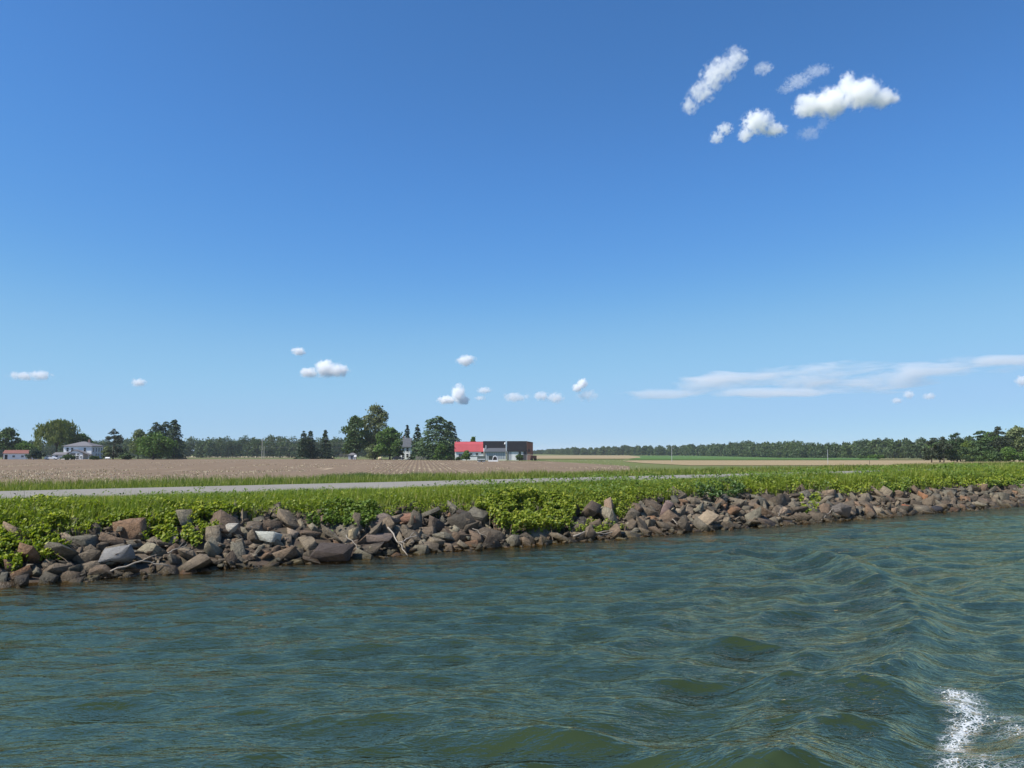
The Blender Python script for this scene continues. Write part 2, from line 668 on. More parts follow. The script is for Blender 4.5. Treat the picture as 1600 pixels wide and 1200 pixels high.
# ------------------------------------------------------------------ the setting: bank, path, land
def bank_mat():
    m, nt, out = new_mat("bank_soil")
    p = pos(nt)
    g = N(nt, "Attribute", attribute_name="grassy").outputs["Fac"]
    n1, n2 = noise(nt, p, 3.0, 6), noise(nt, p, 0.35, 4)
    soil = mixc(nt, n1, (0.045, 0.034, 0.026), (0.11, 0.085, 0.065))
    turf = mixc(nt, n2, (0.075, 0.125, 0.022), (0.115, 0.165, 0.035))
    turf = mixc(nt, math_n(nt, 'MULTIPLY', n1, 0.5), turf, (0.10, 0.12, 0.04))
    fac = math_n(nt, 'ADD', g, math_n(nt, 'MULTIPLY_ADD', n1, 0.6, -0.3), clamp=True)
    c = mixc(nt, fac, soil, turf)
    b = nt.nodes.new("ShaderNodeBsdfPrincipled")
    b.inputs["Roughness"].default_value = 0.95
    b.inputs["Specular IOR Level"].default_value = 0.1
    nt.links.new(c, b.inputs["Base Color"])
    nt.links.new(bump(nt, n1, 0.8, 0.08), b.inputs["Normal"])
    nt.links.new(b.outputs[0], out.inputs[0])
    return m


def build_bank():
    s = np.concatenate([np.linspace(-200, -32, 30), np.linspace(-30, 140, 560), np.linspace(145, 700, 60)])
    mm = np.concatenate([[-46, -30, -15, -8], np.linspace(-6, 6, 60), np.linspace(6.5, 27.5, 60)])
    S, M = np.meshgrid(s, mm, indexing='ij')
    z = bank_z(M)
    amp = np.interp(M, [-3, 0, 1, 4, 5.3, 5.8, 9.8, 10.5, 16, 26, 27.5], [.15, .12, .16, .14, .05, .02, .02, .05, .12, .1, 0])
    z = z + amp * 2 * (vnoise(S * 0.7, M * 0.7, 2, 3) - 0.5) - 0.04
    x, y = sm_xy(S, M)
    gr = np.interp(M + 0.8 * (vnoise(S * 0.5, M * 0.5, 4, 2) - .5), [2.2, 3.4], [0, 1])
    n1, n2 = S.shape
    i, j = np.meshgrid(np.arange(n1 - 1), np.arange(n2 - 1), indexing='ij')
    f = np.stack([i * n2 + j, (i + 1) * n2 + j, (i + 1) * n2 + j + 1, i * n2 + j + 1], -1).reshape(-1, 4)
    me = mesh_np("embankment", np.stack([x, y, z], -1).reshape(-1, 3), f, bank_mat(), smooth=True, attrs={"grassy": gr.ravel()})
    o = link("embankment", me)
    return tag(o, "sloping canal bank faced with broken brown riprap stone", "bank", kind="structure")


BANK = build_bank()


def land_mat():
    def c(nt):
        p = pos(nt)
        a, b = noise(nt, p, 0.012, 4), noise(nt, p, 0.25, 5)
        g = mixc(nt, a, (0.085, 0.122, 0.030), (0.130, 0.150, 0.046))
        return mixc(nt, math_n(nt, 'MULTIPLY', b, 0.7), g, (0.14, 0.135, 0.060))
    return surface("meadow", c, 0.95, spec=0.1)


def build_land():
    s = np.concatenate([np.linspace(-4200, -150, 14), np.linspace(-130, 900, 60), np.geomspace(950, 4600, 14)])
    mm = np.concatenate([[26.0], np.linspace(30, 800, 78), np.geomspace(830, 5200, 16)])
    S, M = np.meshgrid(s, mm, indexing='ij')
    x, y = sm_xy(S, M)
    z = far_z(y) - 0.02
    n1, n2 = S.shape
    i, j = np.meshgrid(np.arange(n1 - 1), np.arange(n2 - 1), indexing='ij')
    f = np.stack([i * n2 + j, (i + 1) * n2 + j, (i + 1) * n2 + j + 1, i * n2 + j + 1], -1).reshape(-1, 4)
    V = np.stack([x, y, z], -1).reshape(-1, 3)
    o = link("ground", mesh_np("ground", V, f, land_mat(), smooth=True))
    tag(o, "flat green farmland reaching to the woods", kind="structure")
    # the other bank of the canal, behind the viewer
    mm = np.array([-47, -43, -40, -36, -10])
    zz = np.array([-1.8, 0.4, 1.4, 1.6, 1.6])
    mm2 = -np.array([38, 42, 46, 60, 1500.0])
    zz2 = np.array([-2.2, -0.2, 1.3, 1.6, 1.6])
    ss = np.array([-3000, -200, 0, 200, 700, 4000.0])
    S, M = np.meshgrid(ss, mm2, indexing='ij')
    x, y = sm_xy(S, M)
    Z = np.broadcast_to(zz2, S.shape)
    n1, n2 = S.shape
    i, j = np.meshgrid(np.arange(n1 - 1), np.arange(n2 - 1), indexing='ij')
    f = np.stack([i * n2 + j, i * n2 + j + 1, (i + 1) * n2 + j + 1, (i + 1) * n2 + j], -1).reshape(-1, 4)
    o2 = link("ground", mesh_np("ground", np.stack([x, y, Z], -1).reshape(-1, 3), f, land_mat()))
    tag(o2, "grassy far side of the canal", kind="structure")


build_land()


def build_path():
    def c(nt):
        p = pos(nt)
        a, b = noise(nt, p, 0.5, 4), noise(nt, p, 14, 4, 0.7)
        g = mixc(nt, b, (0.15, 0.137, 0.118), (0.28, 0.262, 0.232))
        return mixc(nt, math_n(nt, 'MULTIPLY_ADD', a, 1.4, -0.45, clamp=True), g, (0.245, 0.230, 0.206))
    mat = surface("stone_dust", c, 0.95, lambda nt: bump(nt, noise(nt, pos(nt), 18, 4), 0.5, 0.03), 0.15)
    s = np.concatenate([np.linspace(-200, -30, 24), np.linspace(-28, 150, 240), np.linspace(155, 700, 60)])
    mm = np.linspace(5.5, 10.1, 12)
    S, M = np.meshgrid(s, mm, indexing='ij')
    edge = np.where(np.abs(M - 7.8) > 2.2, 1.0, 0.0) * 0.35 * (vnoise(S * 0.6, M * 3, 31, 3) - .5) * 2
    x, y = sm_xy(S, M + edge)
    u = (M - 7.8) / 2.3
    z = bank_z(M) + 0.05 + 0.03 * (1 - u * u) - 0.025 * np.exp(-((np.abs(u) - 0.42) / 0.16) ** 2) - 0.30 * np.clip(np.abs(u) - 0.85, 0, 1) / 0.15
    n1, n2 = S.shape
    i, j = np.meshgrid(np.arange(n1 - 1), np.arange(n2 - 1), indexing='ij')
    f = np.stack([i * n2 + j, (i + 1) * n2 + j, (i + 1) * n2 + j + 1, i * n2 + j + 1], -1).reshape(-1, 4)
    o = link("path", mesh_np("path", np.stack([x, y, z], -1).reshape(-1, 3), f, mat, smooth=True))
    tag(o, "pale grey stone dust towpath along the top of the bank", kind="structure")


build_path()

ROW_DIR = math.atan2(1.0, -0.12)


def soil_mat():
    def c(nt):
        p = pos(nt)
        r = nt.nodes.new("ShaderNodeMapping")
        r.inputs["Rotation"].default_value = (0, 0, math.pi / 2 - ROW_DIR)
        nt.links.new(p, r.inputs["Vector"])
        q = r.outputs[0]
        w = nt.nodes.new("ShaderNodeTexWave")
        w.inputs["Scale"].default_value = 0.314 / 0.95
        w.inputs["Distortion"].default_value = 1.2
        w.inputs["Detail"].default_value = 2
        nt.links.new(q, w.inputs["Vector"])
        fine = noise(nt, p, 1.6, 5, 0.7)
        big = noise(nt, p, 0.02, 4)
        soil = mixc(nt, fine, (0.128, 0.093, 0.061), (0.32, 0.238, 0.162))
        soil = mixc(nt, math_n(nt, 'MULTIPLY', w.outputs[1], 0.75), soil, (0.135, 0.098, 0.066))
        soil = mixc(nt, math_n(nt, 'MULTIPLY_ADD', big, 1.6, -0.5, clamp=True), soil, mixc(nt, 1.0, soil, (0.82, 0.80, 0.80), 'MULTIPLY'))
        st = noise(nt, mapped(nt, q, (0.55, 0.022, 1)), 1.0, 3, 0.6, 0.3)
        gate = noise(nt, p, 0.018, 3)
        v = math_n(nt, 'MULTIPLY', math_n(nt, 'MULTIPLY_ADD', st, 7.0, -4.15, clamp=True), math_n(nt, 'MULTIPLY_ADD', gate, 4.0, -1.5, clamp=True))
        v = math_n(nt, 'MULTIPLY', v, math_n(nt, 'MULTIPLY_ADD', fine, 1.6, -0.1, clamp=True))
        return mixc(nt, v, soil, (0.50, 0.41, 0.28))
    return surface("ploughed_soil", c, 0.95, lambda nt: bump(nt, noise(nt, pos(nt), 2.2, 5), 0.9, 0.15), 0.1)


def field_strip(name, label, rows, mat, off):
    """rows: (photo row, left column, right column); laid on the land"""
    V, F = [], []
    for (y, a, b) in rows:
        for t in np.linspace(0, 1, 13):
            V.append(far_hit(a + (b - a) * t, y, off))
    for i in range(len(rows) - 1):
        for j in range(12):
            F.append((i * 13 + j, i * 13 + j + 1, (i + 1) * 13 + j + 1, (i + 1) * 13 + j))
    V = np.array(V)
    V[:, :2] += 1.2 * (rng.random((len(V), 2)) - .5)
    o = link(name, mesh_np(name, V, np.array(F)[:, ::-1], mat))
    tag(o, label, kind="structure")
    return o


def crop_mat(name, a, b, line=None):
    def c(nt):
        p = pos(nt)
        n1 = noise(nt, p, 0.9, 5, 0.65)
        n2 = noise(nt, mapped(nt, p, (0.02, 0.10, 1)), 1.0, 3)
        k = mixc(nt, n1, a, b)
        return mixc(nt, math_n(nt, 'MULTIPLY', n2, 0.8), k, tuple(0.5 * (u + v) for u, v in zip(a, b)))
    return surface(name, c, 0.95, lambda nt: bump(nt, noise(nt, pos(nt), 1.5, 4), 0.8, 0.2), 0.1)


MAT_SOIL = soil_mat()
field_strip("field", "bare brown ploughed field with pale crop residue in front of the farm", [(717.6, -330, 520), (719, -330, 640), (721.2, -330, 850), (724, -340, 905), (729, -360, 985), (735, -380, 985), (752, -400, 960), (772, -420, 900)], MAT_SOIL, 0.10)
MAT_TAN = crop_mat("dry_stubble", (0.22, 0.165, 0.092), (0.34, 0.265, 0.155))
field_strip("field", "pale tan stubble strip beyond the towpath on the right", [(719.5, 985, 1640), (721, 975, 1640), (724, 1010, 1640), (727.5, 1080, 1640)], MAT_TAN, 0.07)
field_strip("field", "tan stubble field just right of the barns", [(711.8, 836, 980), (713.5, 832, 1000), (715.5, 832, 1000), (717.6, 834, 975)], MAT_TAN, 0.16)
field_strip("field", "tan stubble field running up to the woods beside the pines", [(714.8, 1372, 1560), (716, 1372, 1560), (718.9, 1372, 1560)], MAT_TAN, 0.16)
field_strip("field", "strip of young green crop below the far woods", [(712.2, 985, 1120), (713.5, 995, 1330), (715.5, 995, 1372), (717, 990, 1372), (719.0, 980, 1372)], crop_mat("young_crop", (0.055, 0.110, 0.026), (0.090, 0.155, 0.042)), 0.15)
field_strip("field", "pale tan strip under the woods behind the utility poles", [(713.2, 230, 520), (714.3, 225, 522), (715.4, 225, 522)], crop_mat("bleached_stubble", (0.34, 0.28, 0.16), (0.44, 0.37, 0.23)), 0.16)

# ------------------------------------------------------------------ leaf, blade and tree builders
def unit(v):
    return v / (np.linalg.norm(v, axis=-1, keepdims=True) + 1e-9)


def cards(c, nrm, size, aspect=0.6, r=None, axis=None, fold=0.0):
    """one four-sided leaf per centre; axis gives the long direction where wanted"""
    r = r or rng
    n = len(c)
    a = unit(np.cross(nrm, r.normal(size=(n, 3)))) if axis is None else unit(axis)
    b = unit(np.cross(nrm, a))
    size = np.broadcast_to(np.asarray(size, float), (n,))[:, None]
    lift = unit(nrm) * size * fold
    v = np.stack([c + a * size, c + b * size * aspect + lift - a * size * 0.15, c - a * size, c - b * size * aspect + lift - a * size * 0.15], 1)
    f = np.arange(n * 4).reshape(-1, 4)
    return v.reshape(-1, 3), f


def join(parts):
    vs, fs, off = [], [], 0
    for v, f in parts:
        vs.append(v)
        fs.append(f + off)
        off += len(v)
    return np.concatenate(vs), np.concatenate(fs)


def broadleaf(r, h, w, n, size, base=0.18, lobes=20, top=1.0, squash=1.0, lean=0.0):
    """crown cards of a leafy tree standing at the origin: lobes of leaves round a clear inside"""
    ch = h * (1 - base)
    t = (np.arange(lobes) + r.random(lobes)) / lobes
    lobes = int(lobes * 1.5)
    t = (np.arange(lobes) + r.random(lobes)) / lobes
    R = np.minimum(w * (0.09 + 0.14 * r.random(lobes) ** 1.4), ch * 0.3)
    prof = np.interp(t, [0, 0.25, 0.5, 0.8, 1], [0.72, 0.98, 1.0, 0.72, 0.25 * top])
    az = r.random(lobes) * 6.28
    q = np.sqrt(r.random(lobes)) * np.maximum(0.05, w / 2 * prof - R * 0.75)
    C = np.stack([q * np.cos(az) + lean * t * ch, q * np.sin(az), h * base + 0.55 * R + t * np.maximum(0.1, ch - 1.45 * R)], -1)
    k = r.choice(lobes, n, p=R ** 2 / (R ** 2).sum())
    e = unit(r.normal(size=(n, 3)))
    e[:, 2] = np.where(e[:, 2] < -0.35, -e[:, 2], e[:, 2])
    rad = R[k] * (0.66 + 0.42 * r.random(n) + 0.5 * (r.random(n) < 0.08) * r.random(n))
    P = C[k] + e * rad[:, None] * np.array([1, 1, 0.85])
    P[:, 2] = np.maximum(P[:, 2], 0.15)
    nr = unit(e + 0.8 * r.normal(size=(n, 3)))
    v, f = cards(P, nr, size * (0.7 + 0.6 * r.random(n)), 0.75, r)
    rn = np.clip(0.5 + 0.22 * r.normal(size=n) + (r.random(lobes)[k] - .5) * 0.5, 0, 1)
    return v, f, rn, C


def spruce(r, h, w, n, size, base=0.03, power=0.72, droop=0.35):
    tiers = max(10, int(h / 0.6))
    per = np.maximum(1, n // tiers)
    out_v, out_r = [], []
    P, A, Rn = [], [], []
    for k in range(tiers):
        t = (k + 0.5 * r.random()) / tiers
        z = h * (base + (1 - base) * t)
        R = (w / 2) * (1 - t) ** power * (0.8 + 0.35 * r.random()) + 0.03 * w
        nb = int(6 + 8 * (1 - t))
        az = r.random(nb) * 6.28
        ln = R * (0.7 + 0.4 * r.random(nb))
        m_ = int(per * (1.3 - 0.75 * t)) + 8
        b = r.integers(0, nb, m_)
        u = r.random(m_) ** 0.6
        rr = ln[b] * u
        sp = 0.24 * ln[b] * (1.2 - 0.6 * u) * r.normal(size=m_)
        ca, sa = np.cos(az[b]), np.sin(az[b])
        P.append(np.stack([rr * ca - sp * sa, rr * sa + sp * ca, z - droop * rr * (0.5 + 0.7 * u) + 0.12 * r.normal(size=m_) * h / tiers], -1))
        A.append(np.stack([ca, sa, np.full(m_, -droop)], -1))
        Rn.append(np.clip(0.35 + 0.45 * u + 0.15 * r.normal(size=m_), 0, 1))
    P, A, Rn = np.concatenate(P), np.concatenate(A), np.concatenate(Rn)
    P[:, 2] = np.maximum(P[:, 2], 0.1)
    nr = unit(np.array([0, 0, 1.0]) + 0.6 * r.normal(size=P.shape))
    v, f = cards(P, nr, size * (0.7 + 0.7 * r.random(len(P))), 0.5, r, axis=A + 0.35 * r.normal(size=A.shape))
    return v, f, Rn


def pine(r, h, w, n, size, base=0.25, plates=14):
    plates = int(plates * 1.7)
    """open pine: flat plates of needles at the ends of level limbs"""
    zs = h * (base + (1 - base) * np.sort(r.random(plates)) ** 0.9)
    zs[-1] = h * 0.97
    t = (zs / h - base) / (1 - base)
    az = r.random(plates) * 6.28
    out = (w / 2) * np.interp(t, [0, 0.35, 0.75, 1], [0.78, 0.72, 0.42, 0.0]) * (0.6 + 0.6 * r.random(plates))
    C = np.stack([out * np.cos(az), out * np.sin(az), zs], -1)
    plates_ = plates
    R = (w / 2) * (0.20 + 0.20 * r.random(plates)) * np.interp(t, [0, 0.7, 1], [1.25, 0.95, 0.45])
    k = r.choice(plates, n, p=R ** 2 / (R ** 2).sum())
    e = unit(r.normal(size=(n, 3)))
    P = C[k] + e * (R[k] * (0.4 + 0.65 * r.random(n)))[:, None] * np.array([1, 1, 0.55])
    nr = unit(np.array([0, 0, 0.8]) + r.normal(size=(n, 3)))
    v, f = cards(P, nr, size * (0.7 + 0.6 * r.random(n)), 0.5, r)
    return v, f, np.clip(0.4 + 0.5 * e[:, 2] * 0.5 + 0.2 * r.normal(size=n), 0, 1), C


def willow(r, h, w, n, size):
    v1, f1, r1, C = broadleaf(r, h, w * 0.92, n // 3, size, base=0.3, lobes=24)
    m_ = n - n // 3
    st = 90
    az, q = r.random(st) * 6.28, np.sqrt(r.random(st)) * 0.98
    zt = h * (0.55 + 0.43 * np.sqrt(np.maximum(0, 1 - q ** 2.4))) - 0.06 * h * r.random(st)
    ln = h * (0.22 + 0.3 * r.random(st))
    k = r.integers(0, st, m_)
    u = r.random(m_)
    x, y = w / 2 * q * np.cos(az), w / 2 * q * np.sin(az)
    P = np.stack([x[k], y[k], np.maximum(0.3, zt[k] - u * ln[k])], -1) + r.normal(size=(m_, 3)) * np.array([0.55, 0.55, 0.2])
    A = np.stack([0.15 * r.normal(size=m_), 0.15 * r.normal(size=m_), -np.ones(m_)], -1)
    nr = unit(np.stack([np.cos(az[k]), np.sin(az[k]), 0.4 * np.ones(m_)], -1) + 0.6 * r.normal(size=(m_, 3)))
    v2, f2 = cards(P, nr, size * 1.5 * (0.7 + 0.6 * r.random(m_)), 0.35, r, axis=A)
    v, f = join([(v1, f1), (v2, f2)])
    return v, f, np.concatenate([r1, np.clip(0.45 + 0.3 * (r.random(st)[k] - .5) + 0.15 * r.normal(size=m_), 0, 1)]), C


BARK = paint("bark", (0.085, 0.068, 0.055), 0.4, 0.95, 4.0, 0.1)
BARK_PALE = paint("bark_grey", (0.16, 0.14, 0.12), 0.35, 0.95, 4.0, 0.1)


def trunk_mesh(r, h, rad, C=None, straight=True, bark=None, top=0.7):
    """tapered trunk with limbs reaching towards the crown's lobes"""
    z = np.linspace(-0.15, h * top, 8)
    wob = np.cumsum(r.normal(size=(8, 2)) * (0.01 if straight else 0.03) * h * 0.4, 0) * np.linspace(0, 1, 8)[:, None]
    pts = np.column_stack([wob, z])
    parts = [tube_np(pts, rad * np.linspace(1.15, 0.22, 8) * np.where(np.arange(8) == 0, 1.25, 1), 7)]
    if C is not None:
        for q in C[r.permutation(len(C))[:12]]:
            t = np.clip(q[2] / (h * top) * 0.62, 0.12, 0.9)
            p0 = np.array([np.interp(t * h * top, z, pts[:, 0]), np.interp(t * h * top, z, pts[:, 1]), t * h * top])
            pm = (p0 * 0.5 + q * 0.5) + np.array([0, 0, 0.06 * h])
            parts.append(tube_np(np.stack([p0, pm, q]), rad * np.array([0.42, 0.26, 0.08]) * (1 - 0.4 * t), 5))
    v, f = join(parts)
    return mesh_np("trunk", v, f, bark or BARK, smooth=True)


FOL = {
    "maple": leaf_mat("leaf_maple", green(0.085, 0.150, 0.028), 0.28, patch=(0.35, (0.85, 0.92, 0.8))),
    "grey": leaf_mat("leaf_grey_green", green(0.135, 0.160, 0.070), 0.28),
    "dark": leaf_mat("leaf_dark", green(0.060, 0.105, 0.030), 0.25),
    "willow": leaf_mat("leaf_willow", green(0.140, 0.170, 0.042), 0.3),
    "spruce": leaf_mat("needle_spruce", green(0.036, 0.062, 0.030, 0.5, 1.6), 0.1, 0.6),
    "spruce_bright": leaf_mat("needle_bright", green(0.062, 0.105, 0.042, 0.45, 1.6), 0.12, 0.6),  # brighter green needle colour, used for some of the conifers
    "pine": leaf_mat("needle_pine", green(0.050, 0.066, 0.036, 0.5, 1.5), 0.1, 0.6),
    "yellow": leaf_mat("leaf_yellow_green", green(0.115, 0.165, 0.030), 0.3),
    "pale": leaf_mat("leaf_pale", green(0.130, 0.165, 0.070), 0.28),
    "wood": leaf_mat("leaf_wood", green(0.050, 0.084, 0.030, 0.5, 1.5), 0.22, patch=(0.045, (1.25, 1.12, 0.95))),
}


def tree(kind, label, cx, depth, top, wpx, fol, n=2600, size=0.42, cat="tree", name=None, group=None, seed=None, **kw):
    r = np.random.default_rng(seed if seed is not None else int(cx * 13 + top * 7 + depth))
    p = column(cx, depth)
    h = at(cx, top, depth).z - p.z
    w = wpx * depth / FPX
    C = None
    if kind == "broad":
        v, f, rn, C = broadleaf(r, h, w, n, size, **kw)
    elif kind == "spruce":
        v, f, rn = spruce(r, h, w, n, size, **kw)
    elif kind == "pine":
        v, f, rn, C = pine(r, h, w, n, size, **kw)
    else:
        v, f, rn, C = willow(r, h, w, n, size)
    o = empty(name or {"broad": "leafy_tree", "spruce": "spruce_tree", "pine": "pine_tree", "willow": "willow_tree"}[kind], p, r.random() * 0.3)
    link("trunk", trunk_mesh(r, h, max(0.10, 0.014 * h + 0.010 * w), C, kind in ("spruce", "pine"), top=0.95 if kind in ("spruce", "pine") else 0.68), o)
    link("crown", mesh_np("crown", v, f, FOL[fol], rn), o)
    tag(o, label, cat, group)
    return o


# ------------------------------------------------------------------ buildings and farm things
WHITE = paint("white_siding", (0.82, 0.82, 0.80), 0.05, 0.6, 0.8)
TRIM = paint("white_trim", (0.80, 0.80, 0.79), 0.04, 0.5, 1.5)
SHINGLE = paint("grey_shingle", (0.16, 0.155, 0.165), 0.22, 0.9, 3.0, 0.15)
GLASS = surface("window_glass", lambda nt: (0.012, 0.014, 0.017), 0.08, spec=0.5)
RED_ROOF = paint("red_roof", (0.42, 0.080, 0.088), 0.18, 0.6, 0.7, 0.2)
DARK_ROOF = paint("dark_roof", (0.012, 0.013, 0.016), 0.25, 0.85, 0.8, 0.12)
GREY_METAL = paint("grey_metal_sheet", (0.085, 0.09, 0.10), 0.12, 0.6, 1.0)
PALE_METAL = paint("pale_metal_sheet", (0.42, 0.44, 0.46), 0.18, 0.6, 0.9)
RUST = paint("rusty_sheet", (0.085, 0.042, 0.035), 0.4, 0.85, 0.9)
RUST_ROOF = paint("rust_red_roof", (0.20, 0.085, 0.07), 0.3, 0.8, 1.2)
BRICK = paint("old_brick", (0.26, 0.16, 0.13), 0.3, 0.9, 2.5)
DARK = paint("dark_opening", (0.02, 0.02, 0.022), 0.2, 0.9)
WOOD = paint("weathered_wood", (0.30, 0.27, 0.23), 0.3, 0.9, 3.0)
GREENROOF = paint("dark_green_roof", (0.035, 0.05, 0.045), 0.2, 0.7)


def window(parent, wall, u0, u1, z0, z1, at_):
    """wall 'f': facing -y at y = at_, u along x; wall 'r': facing +x at x = at_, u along y; 'l': facing -x"""
    def bx(mb, a0, a1, b0, b1, d0, d1):
        if wall == 'f':
            return mb.box(a0, a1, at_ - d1, at_ - d0, b0, b1)
        if wall == 'r':
            return mb.box(at_ + d0, at_ + d1, a0, a1, b0, b1)
        return mb.box(at_ - d1, at_ - d0, a0, a1, b0, b1)
    t = 0.09
    m = MB()
    bx(m, u0 - t, u0, z0 - t, z1 + t, 0.003, 0.07)
    bx(m, u1, u1 + t, z0 - t, z1 + t, 0.003, 0.07)
    bx(m, u0, u1, z1, z1 + t, 0.003, 0.07)
    bx(m, u0, u1, z0 - t, z0, 0.003, 0.10)
    w = m.build("window", TRIM, parent)
    bx(MB(), u0, u1, z0, z1, 0.004, 0.02).build("pane", GLASS, w)
    bx(MB(), u0, u1, (z0 + z1) / 2 - 0.03, (z0 + z1) / 2 + 0.03, 0.021, 0.05).build("glazing_bar", TRIM, w)
    return w


def hip_roof(x0, x1, y0, y1, z, rise, ridge, over=0.45, th=0.14):
    x0, x1, y0, y1 = x0 - over, x1 + over, y0 - over, y1 + over
    cx, cy = (x0 + x1) / 2, (y0 + y1) / 2
    m = MB()
    m.poly([(x0, y0, z), (x1, y0, z), (x1, y1, z), (x0, y1, z), (x0, y0, z + th), (x1, y0, z + th), (x1, y1, z + th), (x0, y1, z + th),
            (cx - ridge / 2, cy, z + th + rise), (cx + ridge / 2, cy, z + th + rise)],
           [(3, 2, 1, 0), (0, 1, 5, 4), (1, 2, 6, 5), (2, 3, 7, 6), (3, 0, 4, 7), (4, 5, 9, 8), (5, 6, 9), (6, 7, 8, 9), (7, 4, 8)])
    return m


def roof_slabs(prof, a0, a1, th=0.12, axis='x'):
    """open roof profile [(u, z)] given thickness upwards"""
    up = [(u, z + th) for u, z in prof]
    return MB().prism(prof + up[::-1], a0, a1, axis)


def white_house():
    o = empty("farmhouse", column(143, 300), 0.09)
    W, D_, H = 10.4, 10.0, 5.15
    MB().box(-W, 0, 0, D_, -0.3, H).build("wall", WHITE, o)
    MB().box(-W - 0.05, 0.05, -0.05, D_ + 0.05, -0.3, 0.35).build("foundation", BRICK, o)
    rf = hip_roof(-W, 0, 0, D_, H + 0.003, 1.75, 1.2).build("roof", SHINGLE, o)
    MB().box(-4.2, -3.5, 6.4, 7.1, 5.8, 7.9).build("chimney", BRICK, rf)
    for u in (-9.3, -7.6, -2.9):
        window(o, 'f', u, u + 0.85, 3.15, 4.55, 0)
    for u in (1.2, 3.6, 6.0, 8.2):
        window(o, 'r', u, u + 0.9, 3.1, 4.55, 0)
    for u in (3.6, 6.0, 8.2):
        window(o, 'r', u, u + 0.9, 0.9, 2.3, 0)
    # glazed front wing with its gable towards the field
    x0, x1, y1, h = -6.9, -1.7, -3.2, 2.35
    MB().prism([(x0, -0.3), (x1, -0.3), (x1, h), ((x0 + x1) / 2 - 0.5, h + 1.45), (x0, h)], y1, -0.003, 'y').build("front_wing", WHITE, o)
    roof_slabs([(x0 - 0.7, h - 0.18), ((x0 + x1) / 2 - 0.5, h + 1.5), (x1 + 2.4, h - 0.55)], y1 - 0.4, -0.006, 0.12, 'y').build("wing_roof", SHINGLE, o)
    for a, b, z0, z1 in ((-6.3, -4.4, 1.75, 2.45), (-3.9, -3.0, 1.75, 2.4), (-4.1, -3.1, 0.3, 1.45), (-6.0, -5.1, 0.3, 1.45), (-2.6, -2.1, 0.6, 1.4)):
        window(o, 'f', a, b, z0, z1, y1)
    for yy in (-3.1, -1.6):
        MB().box(0.35, 0.5, yy, yy + 0.15, -0.2, h - 0.35).build("porch_post", TRIM, o)
    MB().box(-1.69, 0.6, y1, -0.003, -0.3, 0.25).build("porch_floor", WOOD, o)
    # low wing on the left
    MB().box(-12.8, -7.6, -2.6, 2.0, -0.3, 1.95).build("side_wing", WHITE, o)
    roof_slabs([(-2.95, 1.85), (-0.2, 2.75), (2.3, 1.9)], -13.2, -7.1, 0.1).build("wing_roof", SHINGLE, o)
    window(o, 'f', -12.0, -11.1, 0.7, 1.6, -2.6)
    tag(o, "two storey white farmhouse with grey hipped roof and glazed front wing", "house")


def low_shed():
    k = 300 / FPX
    o = empty("long_shed", column(6, 300), 0.30)
    L, h = 10.6, 2.35
    MB().box(0, L, 0, 4.2, -0.3, h).build("wall", WHITE, o)
    roof_slabs([(-0.35, h - 0.02), (2.1, h + 1.25), (4.55, h - 0.02)], -0.3, L + 0.3, 0.1).build("roof", RUST_ROOF, o)
    MB().box(0.35, 1.35, -0.05, -0.003, -0.1, 1.9).build("door", DARK, o)
    MB().box(8.3, 9.6, -0.05, -0.003, -0.1, 1.8).build("door", RUST_ROOF, o)
    window(o, 'f', 3.0, 3.9, 0.9, 1.6, 0)
    window(o, 'f', 6.0, 6.9, 0.9, 1.6, 0)
    tag(o, "long low white shed with rusty red roof", "shed")


def grey_house():
    o = empty("old_house", column(641, 305), 0.05)
    k = 305 / FPX
    W, D_, H = 6.2, 8.0, 5.0
    MB().prism([(0, -0.3), (D_, -0.3), (D_, H), (D_ / 2, H + 3.3), (0, H)], -W - 0.0, 0).build("wall", WHITE, o)
    rf = roof_slabs([(-1.6, 2.55), (D_ / 2, H + 3.8), (D_ + 0.5, H - 0.25)], -W - 0.4, 0.35, 0.14)
    rf = roof_slabs([(-0.45, H - 0.2), (D_ / 2, H + 3.35), (D_ + 0.45, H - 0.2)], -W - 0.4, 0.35, 0.14).build("roof", GREY_METAL, o)
    MB().box(-3.3, -2.7, 4.4, 5.0, H + 2.6, H + 4.3).build("chimney", BRICK, rf)
    for u in (-5.2, -3.2, -1.5):
        window(o, 'f', u, u + 0.8, 0.8, 2.2, 0)
        window(o, 'f', u, u + 0.8, 3.2, 4.5, 0)
    tag(o, "white house with steep grey metal roof half hidden between the trees", "house")


def red_barn():
    o = empty("red_roofed_barn", column(711.5, 281), 0.10)
    L, D_ = 10.2, 7.4
    prof = [(0, -0.3), (D_, -0.3), (D_, 3.45), (D_ - 1.5, 5.75), (D_ / 2, 6.55), (1.5, 5.75), (0, 3.45)]
    MB().prism(prof, 0, L).build("wall", WHITE, o)
    roof_slabs([(-0.3, 3.02), (1.48, 5.78), (D_ / 2, 6.60), (D_ - 1.48, 5.78), (D_ + 0.3, 3.02)], -0.3, L + 0.25, 0.12).build("roof", RED_ROOF, o)
    MB().box(-0.36, L + 0.3, D_ / 2 - 0.12, D_ / 2 + 0.12, 6.70, 6.80).build("ridge_cap", RED_ROOF, o)
    MB().box(4.6, L - 0.1, -0.06, -0.003, 1.35, 1.55).build("wall_batten", GREY_METAL, o)
    MB().box(1.2, 2.5, -0.05, -0.003, -0.2, 2.3).build("door", GREY_METAL, o)
    MB().box(L - 0.75, L - 0.05, -0.05, -0.003, 2.4, 3.0).build("hatch", DARK, o)
    for u in (5.3, 7.4):
        window(o, 'f', u, u + 0.9, 1.85, 2.6, 0)
    window(o, 'l', 3.0, 4.0, 1.0, 2.2, 0)
    tag(o, "white barn with bright red gambrel roof", "barn")


